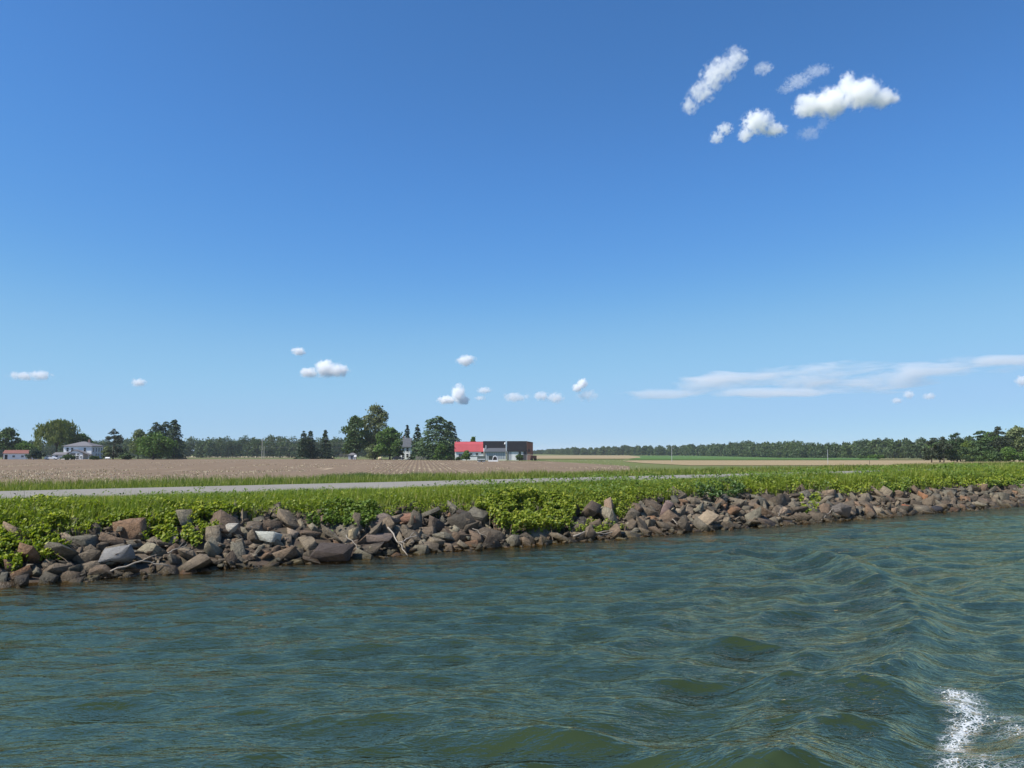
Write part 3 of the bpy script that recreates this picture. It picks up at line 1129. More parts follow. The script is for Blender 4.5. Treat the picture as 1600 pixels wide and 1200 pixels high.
def dark_barn():
    o = empty("metal_barn", column(755.5, 279), 0.03)
    L, D_ = 8.0, 9.0
    MB().prism([(0, -0.3), (D_, -0.3), (D_, 3.9), (D_ / 2, 6.75), (2.2, 4.4), (0, 3.2)], 0, L).build("wall", PALE_METAL, o)
    roof_slabs([(2.15, 4.45), (D_ / 2, 6.85), (D_ + 0.3, 3.85)], -0.2, L + 0.05, 0.12).build("roof", DARK_ROOF, o)
    roof_slabs([(-0.45, 3.02), (2.12, 4.36)], 0.25, L + 0.05, 0.09).build("lean_to_roof", GREY_METAL, o)
    MB().tube([(0.9, 1.6, 3.9), (0.9, 1.6, 5.4)], [0.16, 0.16], 8).build("vent_pipe", PALE_METAL, o)
    MB().box(0.0, 0.5, -0.08, -0.003, -0.2, 3.0).build("corner_post", WOOD, o)
    for i in range(9):
        MB().box(0.62 + i * 0.82, 0.68 + i * 0.82, -0.04, -0.003, -0.2, 2.95).build("seam", GREY_METAL, o)
    tag(o, "dark roofed metal barn between the red roof and the lamp pole", "barn")


def long_barn():
    o = empty("black_roofed_barn", column(791.5, 279), 0.02)
    L, D_ = 7.6, 9.0
    MB().prism([(0, -0.3), (D_, -0.3), (D_, 3.45), (D_ / 2, 6.75), (0, 3.45)], 0.3, L).build("wall", PALE_METAL, o)
    roof_slabs([(-0.4, 3.22), (D_ / 2, 6.85), (D_ + 0.4, 3.22)], 0.2, L + 0.1, 0.12).build("roof", DARK_ROOF, o)
    r = random.Random(4)
    x = 0.35
    while x < L - 0.6:
        w = r.uniform(0.35, 0.7)
        MB().box(x + 0.02, x + w - 0.02, -0.05 - 0.02 * r.random(), -0.003, -0.2, 3.1).build("wall_panel", r.choice([PALE_METAL, WHITE, WHITE, GREY_METAL]), o)
        x += w
    MB().box(5.2, 6.0, -0.12, -0.08, -0.2, 2.0).build("door", DARK, o)
    tag(o, "barn with black gable roof and patched white wall panels", "barn")


def rust_end():
    o = empty("rusty_shed", column(823.6, 277), 0.0)
    MB().prism([(0, 2.35), (2.1, 2.1), (2.1, 6.35), (0.25, 6.7), (0, 6.7)], 0.0, 6.0, 'y').build("wall", RUST, o)
    MB().box(0.05, 2.05, 0.05, 5.9, -0.3, 2.08).build("base_wall", BRICK, o)
    roof_slabs([(-0.05, 6.72), (0.3, 6.75), (2.2, 6.42)], -0.15, 6.1, 0.08, 'y').build("roof", PALE_METAL, o)
    MB().box(0.3, 1.0, -0.05, -0.003, 3.1, 4.0).build("hatch", DARK, o)
    tag(o, "tall narrow rusty brown shed at the end of the barns", "shed")
    w = empty("farm_wagon", column(833.5, 272), 0.2)
    MB().box(-0.9, 1.1, 0, 1.4, 0.7, 1.55).box(-0.95, 1.15, -0.05, 0.0, 0.65, 1.7).build("bed", RUST, w)
    for x in (-0.5, 0.8):
        for y in (0.0, 1.3):
            MB().tube([(x, y, 0.38), (x, y + 0.14, 0.38)], [0.38, 0.38], 12).build("wheel", DARK, w)
    MB().tube([(1.0, 0.7, 0.6), (2.1, 0.6, 0.35)], [0.05, 0.05]).build("drawbar", RUST, w)
    tag(w, "rusty red farm wagon parked beside the narrow brown shed", "wagon")


def small_sheds():
    o = empty("poultry_house", column(746.5, 236), 0.05)
    MB().box(0, 2.2, 0, 2.0, -0.05, 0.95).build("wall", WHITE, o)
    roof_slabs([(-0.25, 0.42), (1.0, 1.75), (2.25, 0.42)], -0.15, 2.4, 0.08).build("roof", GREENROOF, o)
    MB().box(0.9, 1.3, -0.04, -0.003, 0.0, 0.34).build("door", DARK, o)
    tag(o, "small white shed with dark roof nearly to the ground, left of the white hoop shelter", "shed")
    h = empty("hoop_shelter", column(763, 240), 0.0)
    MB().box(0, 3.0, 0, 2.0, -0.05, 0.55).build("base", WHITE, h)
    MB().box(0.12, 1.35, 0.3, 1.8, 0.553, 1.85).build("hutch", GREENROOF, h)
    for y in (0.05, 1.0, 1.9):
        th = np.linspace(0, math.pi, 11)
        MB().tube([(2.1 - 0.75 * math.cos(t), y, 0.5 + 1.35 * math.sin(t)) for t in th], [0.09] * 11, 6).build("hoop", TRIM, h)
    MB().box(1.45, 2.8, 1.92, 1.98, 0.5, 1.5).build("back_panel", DARK, h)
    tag(h, "low white box with white arched hoops and dark hutch before the barns", "shelter")
    b = empty("low_board_fence", column(779, 262), 0.0)
    MB().box(0, 2.7, 0, 0.08, 0.15, 0.55).build("board", paint("cream_board", (0.62, 0.60, 0.48), 0.1), b)
    for x in (0.05, 1.3, 2.5):
        MB().box(x, x + 0.12, 0.081, 0.2, -0.1, 0.65).build("post", WOOD, b)
    tag(b, "low cream board fence in front of the metal barn", "fence")


def garden_things():
    o = empty("garden_shed", column(544.5, 296), 0.1)
    MB().box(0, 2.9, 0, 2.4, -0.1, 1.75).build("wall", PALE_METAL, o)
    hip_roof(0, 2.9, 0, 2.4, 1.753, 0.8, 0.9, 0.25, 0.08).build("roof", SHINGLE, o)
    MB().box(0.9, 1.7, -0.04, -0.003, -0.1, 1.5).build("door", GREY_METAL, o)
    tag(o, "small grey garden shed with hipped roof left of the big trees", "shed")
    t = empty("fuel_tank", column(555.5, 292), 0.0)
    MB().tube([(-0.5, 0, 1.25), (-0.42, 0, 1.25), (0.42, 0, 1.25), (0.5, 0, 1.25)], [0.2, 0.42, 0.42, 0.2], 12).build("tank", TRIM, t)
    for x in (-0.35, 0.35):
        MB().tube([(x, -0.3, -0.05), (x, -0.25, 0.95)], [0.04, 0.04]).build("leg", DARK, t)
        MB().tube([(x, 0.3, -0.05), (x, 0.25, 0.95)], [0.04, 0.04]).build("leg", DARK, t)
    tag(t, "white tank on legs beside the grey garden shed", "tank")
    f = empty("pen_fence", column(530.5, 298), 0.0)
    for i in range(7):
        MB().tube([(i * 0.52, 0, -0.1), (i * 0.52, 0, 2.3 + 0.2 * math.sin(i * 2.1))], [0.05, 0.045]).build("post", WOOD, f)
    for z in (0.7, 1.4, 2.1):
        MB().tube([(-0.1, 0.06, z), (3.25, 0.06, z)], [0.035, 0.035]).build("rail", WOOD, f)
    tag(f, "weathered post and rail pen left of the garden shed", "fence")
    b = empty("hay_bale", column(594, 285), 0.3)
    th = np.linspace(-0.62, 0.62, 9)
    MB().tube([(x, 0, 0.56) for x in th], [0.42, 0.54, 0.58, 0.60, 0.59, 0.60, 0.58, 0.54, 0.42], 16).build("bale", paint("hay", (0.62, 0.50, 0.30), 0.25, 0.95, 6), b)
    for x in (-0.3, 0.3):
        MB().tube([(x - 0.02, 0, 0.56), (x + 0.02, 0, 0.56)], [0.615, 0.615], 16).build("twine", WOOD, b)
    tag(b, "pale round hay bale under the big tree", "bale")
    f = empty("picket_fence", column(650, 283), 0.0)
    for i in range(15):
        MB().box(i * 0.28, i * 0.28 + 0.17, 0, 0.04, 0.0, 1.35 + 0.25 * (i % 3 == 1) + 0.12 * math.sin(i * 1.7)).build("board", WOOD, f)
    for z in (0.4, 1.05):
        MB().box(-0.05, 4.15, 0.043, 0.1, z, z + 0.1).build("rail", WOOD, f)
    tag(f, "grey weathered board fence before the large spruce", "fence")
    g = empty("propane_tank", column(169, 294), 0.1)
    MB().tube([(-0.95, 0, 0.62), (-0.8, 0, 0.62), (0.8, 0, 0.62), (0.95, 0, 0.62)], [0.2, 0.4, 0.4, 0.2], 12).build("tank", TRIM, g)
    for x in (-0.55, 0.55):
        MB().box(x - 0.08, x + 0.08, -0.3, 0.3, -0.05, 0.3).build("leg", BRICK, g)
    tag(g, "low white tank lying on the lawn right of the farmhouse", "tank")


def car(label, name, loc, rz, mat, long_roof=False):
    o = empty(name, loc, rz)
    L, Wd = 4.6, 1.75
    body = [(-2.3, 0.32), (2.3, 0.32), (2.32, 0.62), (2.2, 0.86), (1.2, 0.98), (-2.15, 1.0), (-2.32, 0.7)]
    b = MB().prism(body, -Wd / 2, Wd / 2, 'y').build("body", mat, o)
    bv = b.modifiers.new("bevel", 'BEVEL')
    bv.width, bv.segments = 0.07, 2
    rear = -2.0 if long_roof else -1.75
    cab = [(rear, 0.97), (1.05, 0.95), (0.35, 1.46), (-1.1 if not long_roof else -1.7, 1.5)]
    c = MB().prism(cab, -Wd / 2 + 0.1, Wd / 2 - 0.1, 'y').build("cabin", mat, o)
    for s in (-1, 1):
        y = s * (Wd / 2 - 0.095)
        MB().prism([(rear + 0.35, 1.03), (-0.45, 1.03), (-0.45, 1.4), (rear + 0.7, 1.4)], y - 0.01, y + 0.01, 'y').build("window", GLASS, c)
        MB().prism([(-0.35, 1.03), (0.8, 1.03), (0.3, 1.4), (-0.35, 1.4)], y - 0.01, y + 0.01, 'y').build("window", GLASS, c)
        for x in (-1.4, 1.4):
            w = MB().tube([(x, s * 0.72, 0.32), (x, s * 0.89, 0.32)], [0.33, 0.33], 14).build("wheel", DARK, o)
            MB().tube([(x, s * 0.885, 0.32), (x, s * 0.90, 0.32)], [0.18, 0.18], 10).build("rim", PALE_METAL, w)
        MB().box(2.25, 2.33, s * 0.55 - 0.15, s * 0.55 + 0.15, 0.64, 0.76).build("headlight", GLASS, o)
    tag(o, label, "car")


def pole(label, name, cx, depth, top, rad, mat, arm=True, lamp=False):
    p = column(cx, depth)
    h = at(cx, top, depth).z - p.z
    o = empty(name, p, 0.4)
    MB().tube([(0, 0, -0.3), (0, 0, h * 0.5), (0.02, 0, h)], [rad, rad * 0.85, rad * 0.65], 8).build("post", mat, o)
    if arm:
        MB().box(-1.1, 1.1, -0.06 + 0.12, 0.18, h - 0.7, h - 0.57).build("crossarm", mat, o)
        for x in (-0.95, 0.0, 0.95):
            MB().tube([(x, 0.12, h - 0.565), (x, 0.12, h - 0.38)], [0.045, 0.06], 8).build("insulator", PALE_METAL, o)
    if lamp:
        MB().tube([(-0.03, 0, h * 0.86), (-0.5, -0.2, h * 0.90)], [0.04, 0.04]).build("lamp_arm", PALE_METAL, o)
        MB().tube([(-0.5, -0.2, h * 0.82), (-0.5, -0.2, h * 0.88), (-0.5, -0.2, h * 0.91)], [0.32, 0.26, 0.08], 10).build("lamp_shade", TRIM, o)
    tag(o, label, "pole")
    return p, h


white_house()
low_shed()
grey_house()
red_barn()
dark_barn()
long_barn()
rust_end()
small_sheds()
garden_things()
car("white car parked between the dark evergreen and the farmhouse", "parked_car", column(81, 290), 0.15, paint("white_paint", (0.75, 0.76, 0.77), 0.03, 0.3, 1, 0.5), True)
car("black car parked in the shade under the trees", "parked_car", column(622, 284), 0.05, paint("black_paint", (0.018, 0.019, 0.022), 0.1, 0.3, 1, 0.5))
POLE_WOOD = paint("pole_wood", (0.36, 0.33, 0.29), 0.2, 0.9, 3)
p1, h1 = pole("tall wooden utility pole with crossarm at the edge of the brown field", "utility_pole", 409.5, 322, 686, 0.19, POLE_WOOD)
p2, h2 = pole("shorter wooden pole just behind the tall utility pole", "utility_pole", 412.8, 380, 697, 0.2, POLE_WOOD, arm=False)
pole("thin pale pole standing in the meadow in front of the green crop", "marker_pole", 1049.5, 236, 697, 0.07, PALE_METAL, arm=False)
pole("thin white pole at the tan strip before the right-hand woods", "marker_pole", 1293, 186, 702, 0.06, PALE_METAL, arm=False)
pole("short dark fence post on the tan strip", "fence_post", 1358, 184, 719.5, 0.07, BARK, arm=False)
pole("lamp pole with white shade in front of the black barn roofs", "lamp_pole", 790.8, 274, 688.5, 0.14, POLE_WOOD, arm=False, lamp=True)


def wire(label, a, b, sag):
    t = np.linspace(0, 1, 24)
    P = np.array(a)[None] * (1 - t)[:, None] + np.array(b)[None] * t[:, None]
    P[:, 2] -= sag * 4 * t * (1 - t)
    v, f = tube_np(P, np.full(24, 0.022), 4)
    tag(link("power_line", mesh_np("power_line", v, f, paint("wire", (0.2, 0.2, 0.2), 0.1, 0.5))), label, "wire")


wire("upper power line running from the tall utility pole to the farm trees", (p1.x, p1.y, p1.z + h1 - 0.4), tuple(at(640, 690, 300)), 1.0)
wire("lower power line running from the shorter pole behind the spruces", (p2.x, p2.y, p2.z + h2 - 0.2), tuple(at(560, 698, 330)), 0.8)

# ------------------------------------------------------------------ trees one can tell apart
T = tree
T("broad", "wind-bent dark tree at the left edge, behind the low shed", 6, 308, 667, 46, "dark", 2300, 0.40, base=0.2, lobes=16, lean=0.12)
T("broad", "low leafy tree just behind the roof of the long shed", 36, 330, 688, 46, "maple", 1800, 0.45, base=0.05)
T("spruce", "small bluish conifer seen between the shed and the willow", 55, 420, 689, 20, "spruce", 1000, 0.5)
T("willow", "large drooping willow behind the white farmhouse", 88, 326, 653.5, 68, "willow", 6500, 0.40)
T("broad", "rounded tree rising behind the farmhouse roof, right of the willow", 127, 335, 676.5, 40, "maple", 2000, 0.42, base=0.15)
T("pine", "tall open pine standing right of the white farmhouse", 177, 300, 670.5, 35, "pine", 2600, 0.33, base=0.12, plates=20)
T("broad", "light green shrub between the farmhouse and the open pine", 167, 296, 697, 17, "pale", 900, 0.3, cat="shrub", name="shrub", base=0.02, lobes=10)
T("spruce", "small pointed conifer right of the open pine", 195, 305, 697, 16, "spruce_bright", 900, 0.3)
T("broad", "pale feathery tree behind the rounded green maple", 216, 335, 669, 40, "pale", 2000, 0.42, base=0.15)
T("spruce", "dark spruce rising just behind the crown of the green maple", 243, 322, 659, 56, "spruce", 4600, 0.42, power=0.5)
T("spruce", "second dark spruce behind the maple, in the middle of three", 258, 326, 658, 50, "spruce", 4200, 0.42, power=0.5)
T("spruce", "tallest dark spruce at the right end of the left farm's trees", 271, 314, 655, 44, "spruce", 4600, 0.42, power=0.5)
T("broad", "broad rounded green maple with crown down to the ground", 240, 292, 675, 68, "maple", 4600, 0.38, base=0.02, lobes=30)
T("broad", "dark spreading evergreen bush right of the long shed", 53, 288, 701, 34, "spruce", 2000, 0.30, cat="bush", name="bush", base=0.01, lobes=16)
T("broad", "rounded dark bush in front of the farmhouse's left wing", 106, 281, 709.5, 26, "dark", 1400, 0.25, cat="bush", name="bush", base=0.0, lobes=14)
T("broad", "small bush at the farmhouse's porch corner", 145, 287, 711.5, 13, "dark", 700, 0.22, cat="bush", name="bush", base=0.0, lobes=8)
T("broad", "bright low bush under the open pine", 152, 288, 712.5, 9, "yellow", 450, 0.22, cat="bush", name="bush", base=0.0, lobes=7)
T("broad", "low hedge bush between the open pine and the green maple", 197, 289, 708, 28, "dark", 1100, 0.26, cat="bush", name="bush", base=0.0, lobes=10)
# the middle farm
T("spruce", "left spruce of the close pair right of the utility poles", 474, 312, 673, 28, "spruce", 2600, 0.38, power=0.7)
T("spruce", "right spruce of the close pair right of the utility poles", 485, 316, 672, 28, "spruce", 2600, 0.38, power=0.7)
T("spruce", "single pointed spruce standing between the spruce pair and the big trees", 508, 318, 671, 30, "spruce", 2600, 0.38, power=0.75)
T("broad", "dark wide tree forming the left of the big farm clump", 554, 304, 649, 50, "dark", 4200, 0.42, base=0.08, lobes=26)
T("broad", "tallest grey-green tree of the middle farm", 586, 312, 630.5, 56, "grey", 4600, 0.42, base=0.12, lobes=28)
T("broad", "rounded olive tree in front of the grey roofed house", 609, 290, 666.5, 54, "maple", 4200, 0.38, base=0.06, lobes=22)
T("broad", "dark bush in the shade before the grey roofed house", 621, 287, 698, 22, "dark", 1300, 0.30, cat="bush", name="bush", base=0.0, lobes=10)
T("broad", "small light tree under the tall grey-green tree", 582, 293, 694, 30, "pale", 1400, 0.34, base=0.02, lobes=12)
T("spruce", "slim spruce behind the grey house, left of two", 636, 330, 663, 24, "spruce", 2000, 0.4)
T("spruce", "slim spruce behind the grey house, right of two", 652, 297, 662.5, 28, "spruce", 3000, 0.36)
T("spruce", "huge dense spruce left of the red roofed barn", 682, 288, 648.5, 76, "spruce_bright", 9500, 0.40, power=0.42, droop=0.22)
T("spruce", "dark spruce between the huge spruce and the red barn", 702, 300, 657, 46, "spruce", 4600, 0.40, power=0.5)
T("broad", "bushy tree at the foot of the huge spruce", 690, 276, 692, 30, "maple", 1800, 0.30, base=0.02, lobes=14)
T("broad", "ragged shrub growing against the red barn's white wall", 729, 270, 703.5, 20, "maple", 1300, 0.26, cat="shrub", name="shrub", base=0.02, lobes=10)
T("broad", "low shrub at the left corner of the red barn", 716, 270, 714, 12, "dark", 500, 0.22, cat="shrub", name="shrub", base=0.0, lobes=7)
T("broad", "tree top showing above the red barn's roof", 740, 330, 682.5, 18, "maple", 1200, 0.4, base=0.2, lobes=12)
T("broad", "low dark shrub against the black roofed barn's wall", 812, 271, 709, 14, "dark", 600, 0.24, cat="shrub", name="shrub", base=0.0, lobes=8)
# the right-hand trees
T("pine", "leftmost dark pine of the right-hand grove, bare trunk showing", 1455, 196, 688, 34, "pine", 2600, 0.22, base=0.24, plates=18)
T("pine", "second dark pine from the left in the right-hand grove", 1474, 200, 683, 34, "pine", 2800, 0.22, base=0.2, plates=18)
T("pine", "taller greenish pine in the middle of the right-hand grove", 1495, 203, 675.5, 40, "spruce_bright", 3600, 0.22, base=0.14, plates=24)
T("broad", "yellow-green tree between the pines of the right-hand grove", 1513, 222, 688, 32, "yellow", 2000, 0.28, base=0.08, lobes=16)
T("spruce", "broad dark conifer right of the yellow-green tree", 1533, 205, 671, 52, "spruce_bright", 4600, 0.26, power=0.5, droop=0.2)
T("pine", "tall dark pine second from the right edge", 1561, 208, 668, 48, "pine", 4600, 0.24, base=0.06, plates=30)
T("broad", "grey-green leafy tree at the right edge of the photo", 1592, 212, 665.5, 56, "pale", 4200, 0.28, base=0.06, lobes=26)
T("broad", "low green tree cut by the right edge in front of the grove", 1604, 192, 700, 34, "maple", 1800, 0.22, base=0.02, lobes=14)
T("broad", "leafy tree behind the grove's middle pines", 1548, 240, 674, 50, "maple", 3000, 0.30, base=0.05, lobes=22)
T("broad", "dark leafy tree standing behind the two leftmost pines of the grove", 1468, 226, 690, 48, "dark", 2600, 0.30, base=0.10, lobes=20)
T("broad", "dark leafy tree filling the grove behind its tallest greenish pine", 1500, 232, 684, 46, "dark", 2600, 0.30, base=0.05, lobes=20)
T("broad", "dark underwood tree at the foot of the broad dark conifer", 1545, 198, 703, 46, "dark", 2200, 0.24, base=0.0, lobes=16)
T("broad", "green underwood tree between the tall dark pine and the right edge", 1576, 200, 697, 36, "maple", 2200, 0.24, base=0.0, lobes=16)
T("broad", "rounded lone bush at the edge of the field before the far woods", 1368, 330, 710.5, 34, "maple", 1500, 0.36, cat="bush", name="bush", base=0.0, lobes=14)
T("broad", "second low bush beside the lone bush at the far woods", 1345, 345, 711.5, 22, "dark", 900, 0.36, cat="bush", name="bush", base=0.0, lobes=10)


# ------------------------------------------------------------------ far woods, each one mass
def woods(label, line, step, rows, n, size, seed, hs=1.0):
    """line: (photo column, depth, photo row of the tops)"""
    r = np.random.default_rng(seed)
    vars_ = []
    for k in range(7):
        v, f, rn, C = broadleaf(r, 1.0, 0.62 + 0.2 * r.random(), n, 1.0, base=0.0, lobes=22)
        vars_.append((v, f, rn))
    L = np.array(line, float)
    X, Y = (L[:, 0] - 800) / FPX * L[:, 1], L[:, 1]
    seg = np.concatenate([[0], np.cumsum(np.hypot(np.diff(X), np.diff(Y)))])
    vs, fs, rs, off = [], [], [], 0
    tv, tf, to = [], [], 0
    t = 0.0
    while t < seg[-1]:
        x, y = np.interp(t, seg, X), np.interp(t, seg, Y)
        col, top = x / y * FPX + 800, np.interp(t, seg, L[:, 2])
        for row in range(rows):
            jx, jy = x + (r.random() - .5) * step, y + row * step * 1.1 + (r.random() - .5) * step * 0.8
            g = float(far_z(jy))
            hmax = (704 - top) * y / FPX + EYE - g
            h = hmax * hs * (0.62 + 0.26 * r.random() + 0.30 * float(vnoise(np.array(t / 26.0), np.array(0.3), seed, 2))) * (1.0 if row else 0.82)
            v, f, rn = vars_[r.integers(len(vars_))]
            # cards keep their own size: scale positions only
            c = v.reshape(-1, 4, 3).mean(1)
            e = (v.reshape(-1, 4, 3) - c[:, None]) * size * (0.8 + 0.4 * r.random())
            a = r.random() * 6.28
            R = np.array([[math.cos(a), -math.sin(a), 0], [math.sin(a), math.cos(a), 0], [0, 0, 1]])
            wx = h * (0.95 + 0.6 * r.random())
            P = (c * np.array([wx, wx, h])) @ R.T
            V = (P[:, None] + e @ R.T) + np.array([jx, jy, g - 0.2])
            vs.append(V.reshape(-1, 3))
            fs.append(f + off)
            rs.append(np.clip(rn * 0.6 + 0.6 * r.random() - 0.1, 0, 1))
            off += len(v)
            if row == 0:
                q = np.array([[jx, jy, g - 0.3], [jx + 0.3 * r.normal(), jy, g + h * 0.3], [jx, jy, g + h * 0.6]])
                a_, b_ = tube_np(q, np.array([0.28, 0.2, 0.1]), 5)
                tv.append(a_)
                tf.append(b_ + to)
                to += len(a_)
        t += step * (0.75 + 0.5 * r.random())
    o = empty("woodland", (float(np.mean(X)), float(np.mean(Y)), float(far_z(np.mean(Y)))))
    inv = np.array(o.location)
    cr = link("foliage", mesh_np("foliage", np.concatenate(vs) - inv, np.concatenate(fs), FOL["wood"], np.concatenate(rs)), o)
    tr = link("trunks", mesh_np("trunks", np.concatenate(tv) - inv, np.concatenate(tf), BARK_PALE), o)
    for q in (o, cr, tr):
        q["kind"] = "stuff"
    o["label"] = label


woods("long dark wood behind the left farm and the utility poles", [(-900, 900, 690), (-400, 780, 687), (-120, 720, 688), (120, 720, 686), (285, 700, 682), (340, 690, 680.5), (400, 690, 680), (470, 690, 681.5), (540, 700, 684), (640, 740, 690), (735, 800, 697)], 6.0, 3, 800, 0.60, 11)
woods("far woods along the horizon on the right", [(790, 1500, 704), (850, 1400, 702.5), (900, 1150, 699.5), (990, 1050, 696), (1060, 980, 696.5), (1100, 930, 694.5), (1160, 800, 690.5), (1230, 680, 689), (1290, 600, 690.5), (1340, 570, 687), (1400, 520, 685), (1450, 480, 684), (1560, 440, 682), (1700, 400, 680), (2300, 380, 678)], 7.0, 3, 560, 0.70, 12)

# ------------------------------------------------------------------ riprap stones on the bank
def stone_mat(name, per_object):
    m, nt, out = new_mat(name)
    if per_object:
        rnd = nt.nodes.new("ShaderNodeObjectInfo").outputs["Random"]
        rnd2 = math_n(nt, 'FRACT', math_n(nt, 'MULTIPLY', rnd, 37.31))
    else:
        rnd = N(nt, "Attribute", attribute_name="rnd").outputs["Fac"]
        rnd2 = math_n(nt, 'FRACT', math_n(nt, 'MULTIPLY', rnd, 37.31))
    p = pos(nt)
    base = ramp(nt, rnd, [(0.0, (0.085, 0.077, 0.060)), (0.10, (0.170, 0.135, 0.096)), (0.24, (0.243, 0.197, 0.138)), (0.36, (0.133, 0.128, 0.101)), (0.48, (0.292, 0.244, 0.174)), (0.58, (0.113, 0.092, 0.070)),
                          (0.70, (0.219, 0.158, 0.108)), (0.80, (0.329, 0.298, 0.211)), (0.88, (0.176, 0.165, 0.130)), (0.95, (0.292, 0.172, 0.097)), (1.0, (0.40, 0.34, 0.26))])
    n1, n2, n3 = noise(nt, p, 5.0, 6, 0.65), noise(nt, p, 24.0, 5, 0.7), noise(nt, p, 1.3, 3)
    c = mixc(nt, n1, mixc(nt, 1.0, base, (0.42, 0.41, 0.42), 'MULTIPLY'), mixc(nt, 1.0, base, (1.55, 1.53, 1.48), 'MULTIPLY'))
    c = mixc(nt, math_n(nt, 'MULTIPLY_ADD', n2, 1.0, -0.3, clamp=True), c, mixc(nt, 1.0, c, (0.62, 0.60, 0.60), 'MULTIPLY'))
    bed = noise(nt, mapped(nt, objco(nt) if per_object else p, (2.0, 2.0, 16.0) if per_object else (5, 5, 26)), 1.0, 4, 0.6, 0.4)
    c = mixc(nt, math_n(nt, 'MULTIPLY_ADD', bed, 2.2, -0.75, clamp=True), mixc(nt, 1.0, c, (0.62, 0.60, 0.59), 'MULTIPLY'), c)
    cr = nt.nodes.new("ShaderNodeTexVoronoi")
    cr.feature = 'DISTANCE_TO_EDGE'
    cr.inputs["Scale"].default_value = 2.6
    nt.links.new(mapped(nt, p, (1, 1, 1.6)), cr.inputs["Vector"])
    crack = math_n(nt, 'SUBTRACT', 1.0, math_n(nt, 'MULTIPLY', cr.outputs["Distance"], 38.0, clamp=True))
    c = mixc(nt, math_n(nt, 'MULTIPLY', crack, 0.6), c, (0.03, 0.026, 0.024))
    lich = math_n(nt, 'MULTIPLY_ADD', noise(nt, p, 9.0, 3), 6.0, -3.9, clamp=True)
    c = mixc(nt, math_n(nt, 'MULTIPLY', lich, math_n(nt, 'GREATER_THAN', rnd2, 0.6)), c, (0.30, 0.29, 0.26))
    # wet and weedy near the water line
    z = nt.nodes.new("ShaderNodeSeparateXYZ")
    nt.links.new(p, z.inputs[0])
    wet = nt.nodes.new("ShaderNodeMapRange")
    wet.inputs[1].default_value, wet.inputs[2].default_value, wet.inputs[3].default_value, wet.inputs[4].default_value = 0.10, 0.26, 1.0, 0.0
    nt.links.new(math_n(nt, 'MULTIPLY_ADD', n3, 0.16, math_n(nt, 'ADD', z.outputs[2], -0.08)), wet.inputs[0])
    c = mixc(nt, wet.outputs[0], c, mixc(nt, 1.0, c, (0.42, 0.40, 0.30), 'MULTIPLY'))
    b = nt.nodes.new("ShaderNodeBsdfPrincipled")
    nt.links.new(c, b.inputs["Base Color"])
    nt.links.new(math_n(nt, 'MULTIPLY_ADD', wet.outputs[0], -0.5, 0.88), b.inputs["Roughness"])
    b.inputs["Specular IOR Level"].default_value = 0.3
    hh = math_n(nt, 'MULTIPLY_ADD', n2, 0.35, n1)
    nt.links.new(bump(nt, hh, 1.0, 0.10), b.inputs["Normal"])
    nt.links.new(b.outputs[0], out.inputs[0])
    return m


STONE_ONE, STONE_MANY = stone_mat("stone", True), stone_mat("stone_small", False)


def stone_shape(r, slab=None, wear=0.42):
    bm = bmesh.new()
    sl = slab if slab is not None else np.array([1.0, 0.50 + 0.4 * r.random(), 0.24 + 0.36 * r.random() ** 1.2])
    q = np.array([(x, y, z) for x in (-1, 1) for y in (-1, 1) for z in (-1, 1)], float)
    q *= 1 - wear * r.random((8, 3)) ** 1.3
    if r.random() < 0.6:        # a corner or an edge broken off
        q[r.integers(8)] *= 0.62
        q[r.integers(8)] *= 0.75
    e = r.normal(size=(5, 3))
    e = e / np.abs(e).max(1, keepdims=True) * (0.85 + 0.3 * r.random((5, 1)))
    q = np.concatenate([q, e * [0.95, 0.95, 0.9]])
    sh = 0.25 * r.normal(size=2)
    q[:, 0] += sh[0] * q[:, 2]
    q[:, 1] += sh[1] * q[:, 2]
    for v in q * sl * 0.88:
        bm.verts.new(v)
    g = bmesh.ops.convex_hull(bm, input=bm.verts)
    bmesh.ops.delete(bm, geom=[v for v in bm.verts if not v.link_faces], context='VERTS')
    bmesh.ops.dissolve_limit(bm, angle_limit=math.radians(9), verts=bm.verts, edges=bm.edges)
    bmesh.ops.bevel(bm, geom=list(bm.edges), offset=0.012, segments=1, affect='EDGES', clamp_overlap=True)
    bmesh.ops.triangulate(bm, faces=bm.faces)
    bm.verts.index_update()
    v = np.array([x.co[:] for x in bm.verts])
    f = np.array([[x.index for x in q.verts] for q in bm.faces])
    bm.free()
    return v, f


def project(p):
    x, y, z = p[..., 0], p[..., 1], p[..., 2] - EYE
    cy, cz = y * math.cos(TILT) + z * math.sin(TILT), -y * math.sin(TILT) + z * math.cos(TILT)
    return 800 + FPX * x / cy, 600 - FPX * cz / cy, cy


def inside(px, py, poly):
    poly = np.asarray(poly, float)
    res = np.zeros(np.shape(px), bool)
    j = len(poly) - 1
    for i in range(len(poly)):
        xi, yi, xj, yj = *poly[i], *poly[j]
        res ^= ((yi > py) != (yj > py)) & (px < (xj - xi) * (py - yi) / (yj - yi + 1e-9) + xi)
        j = i
    return res


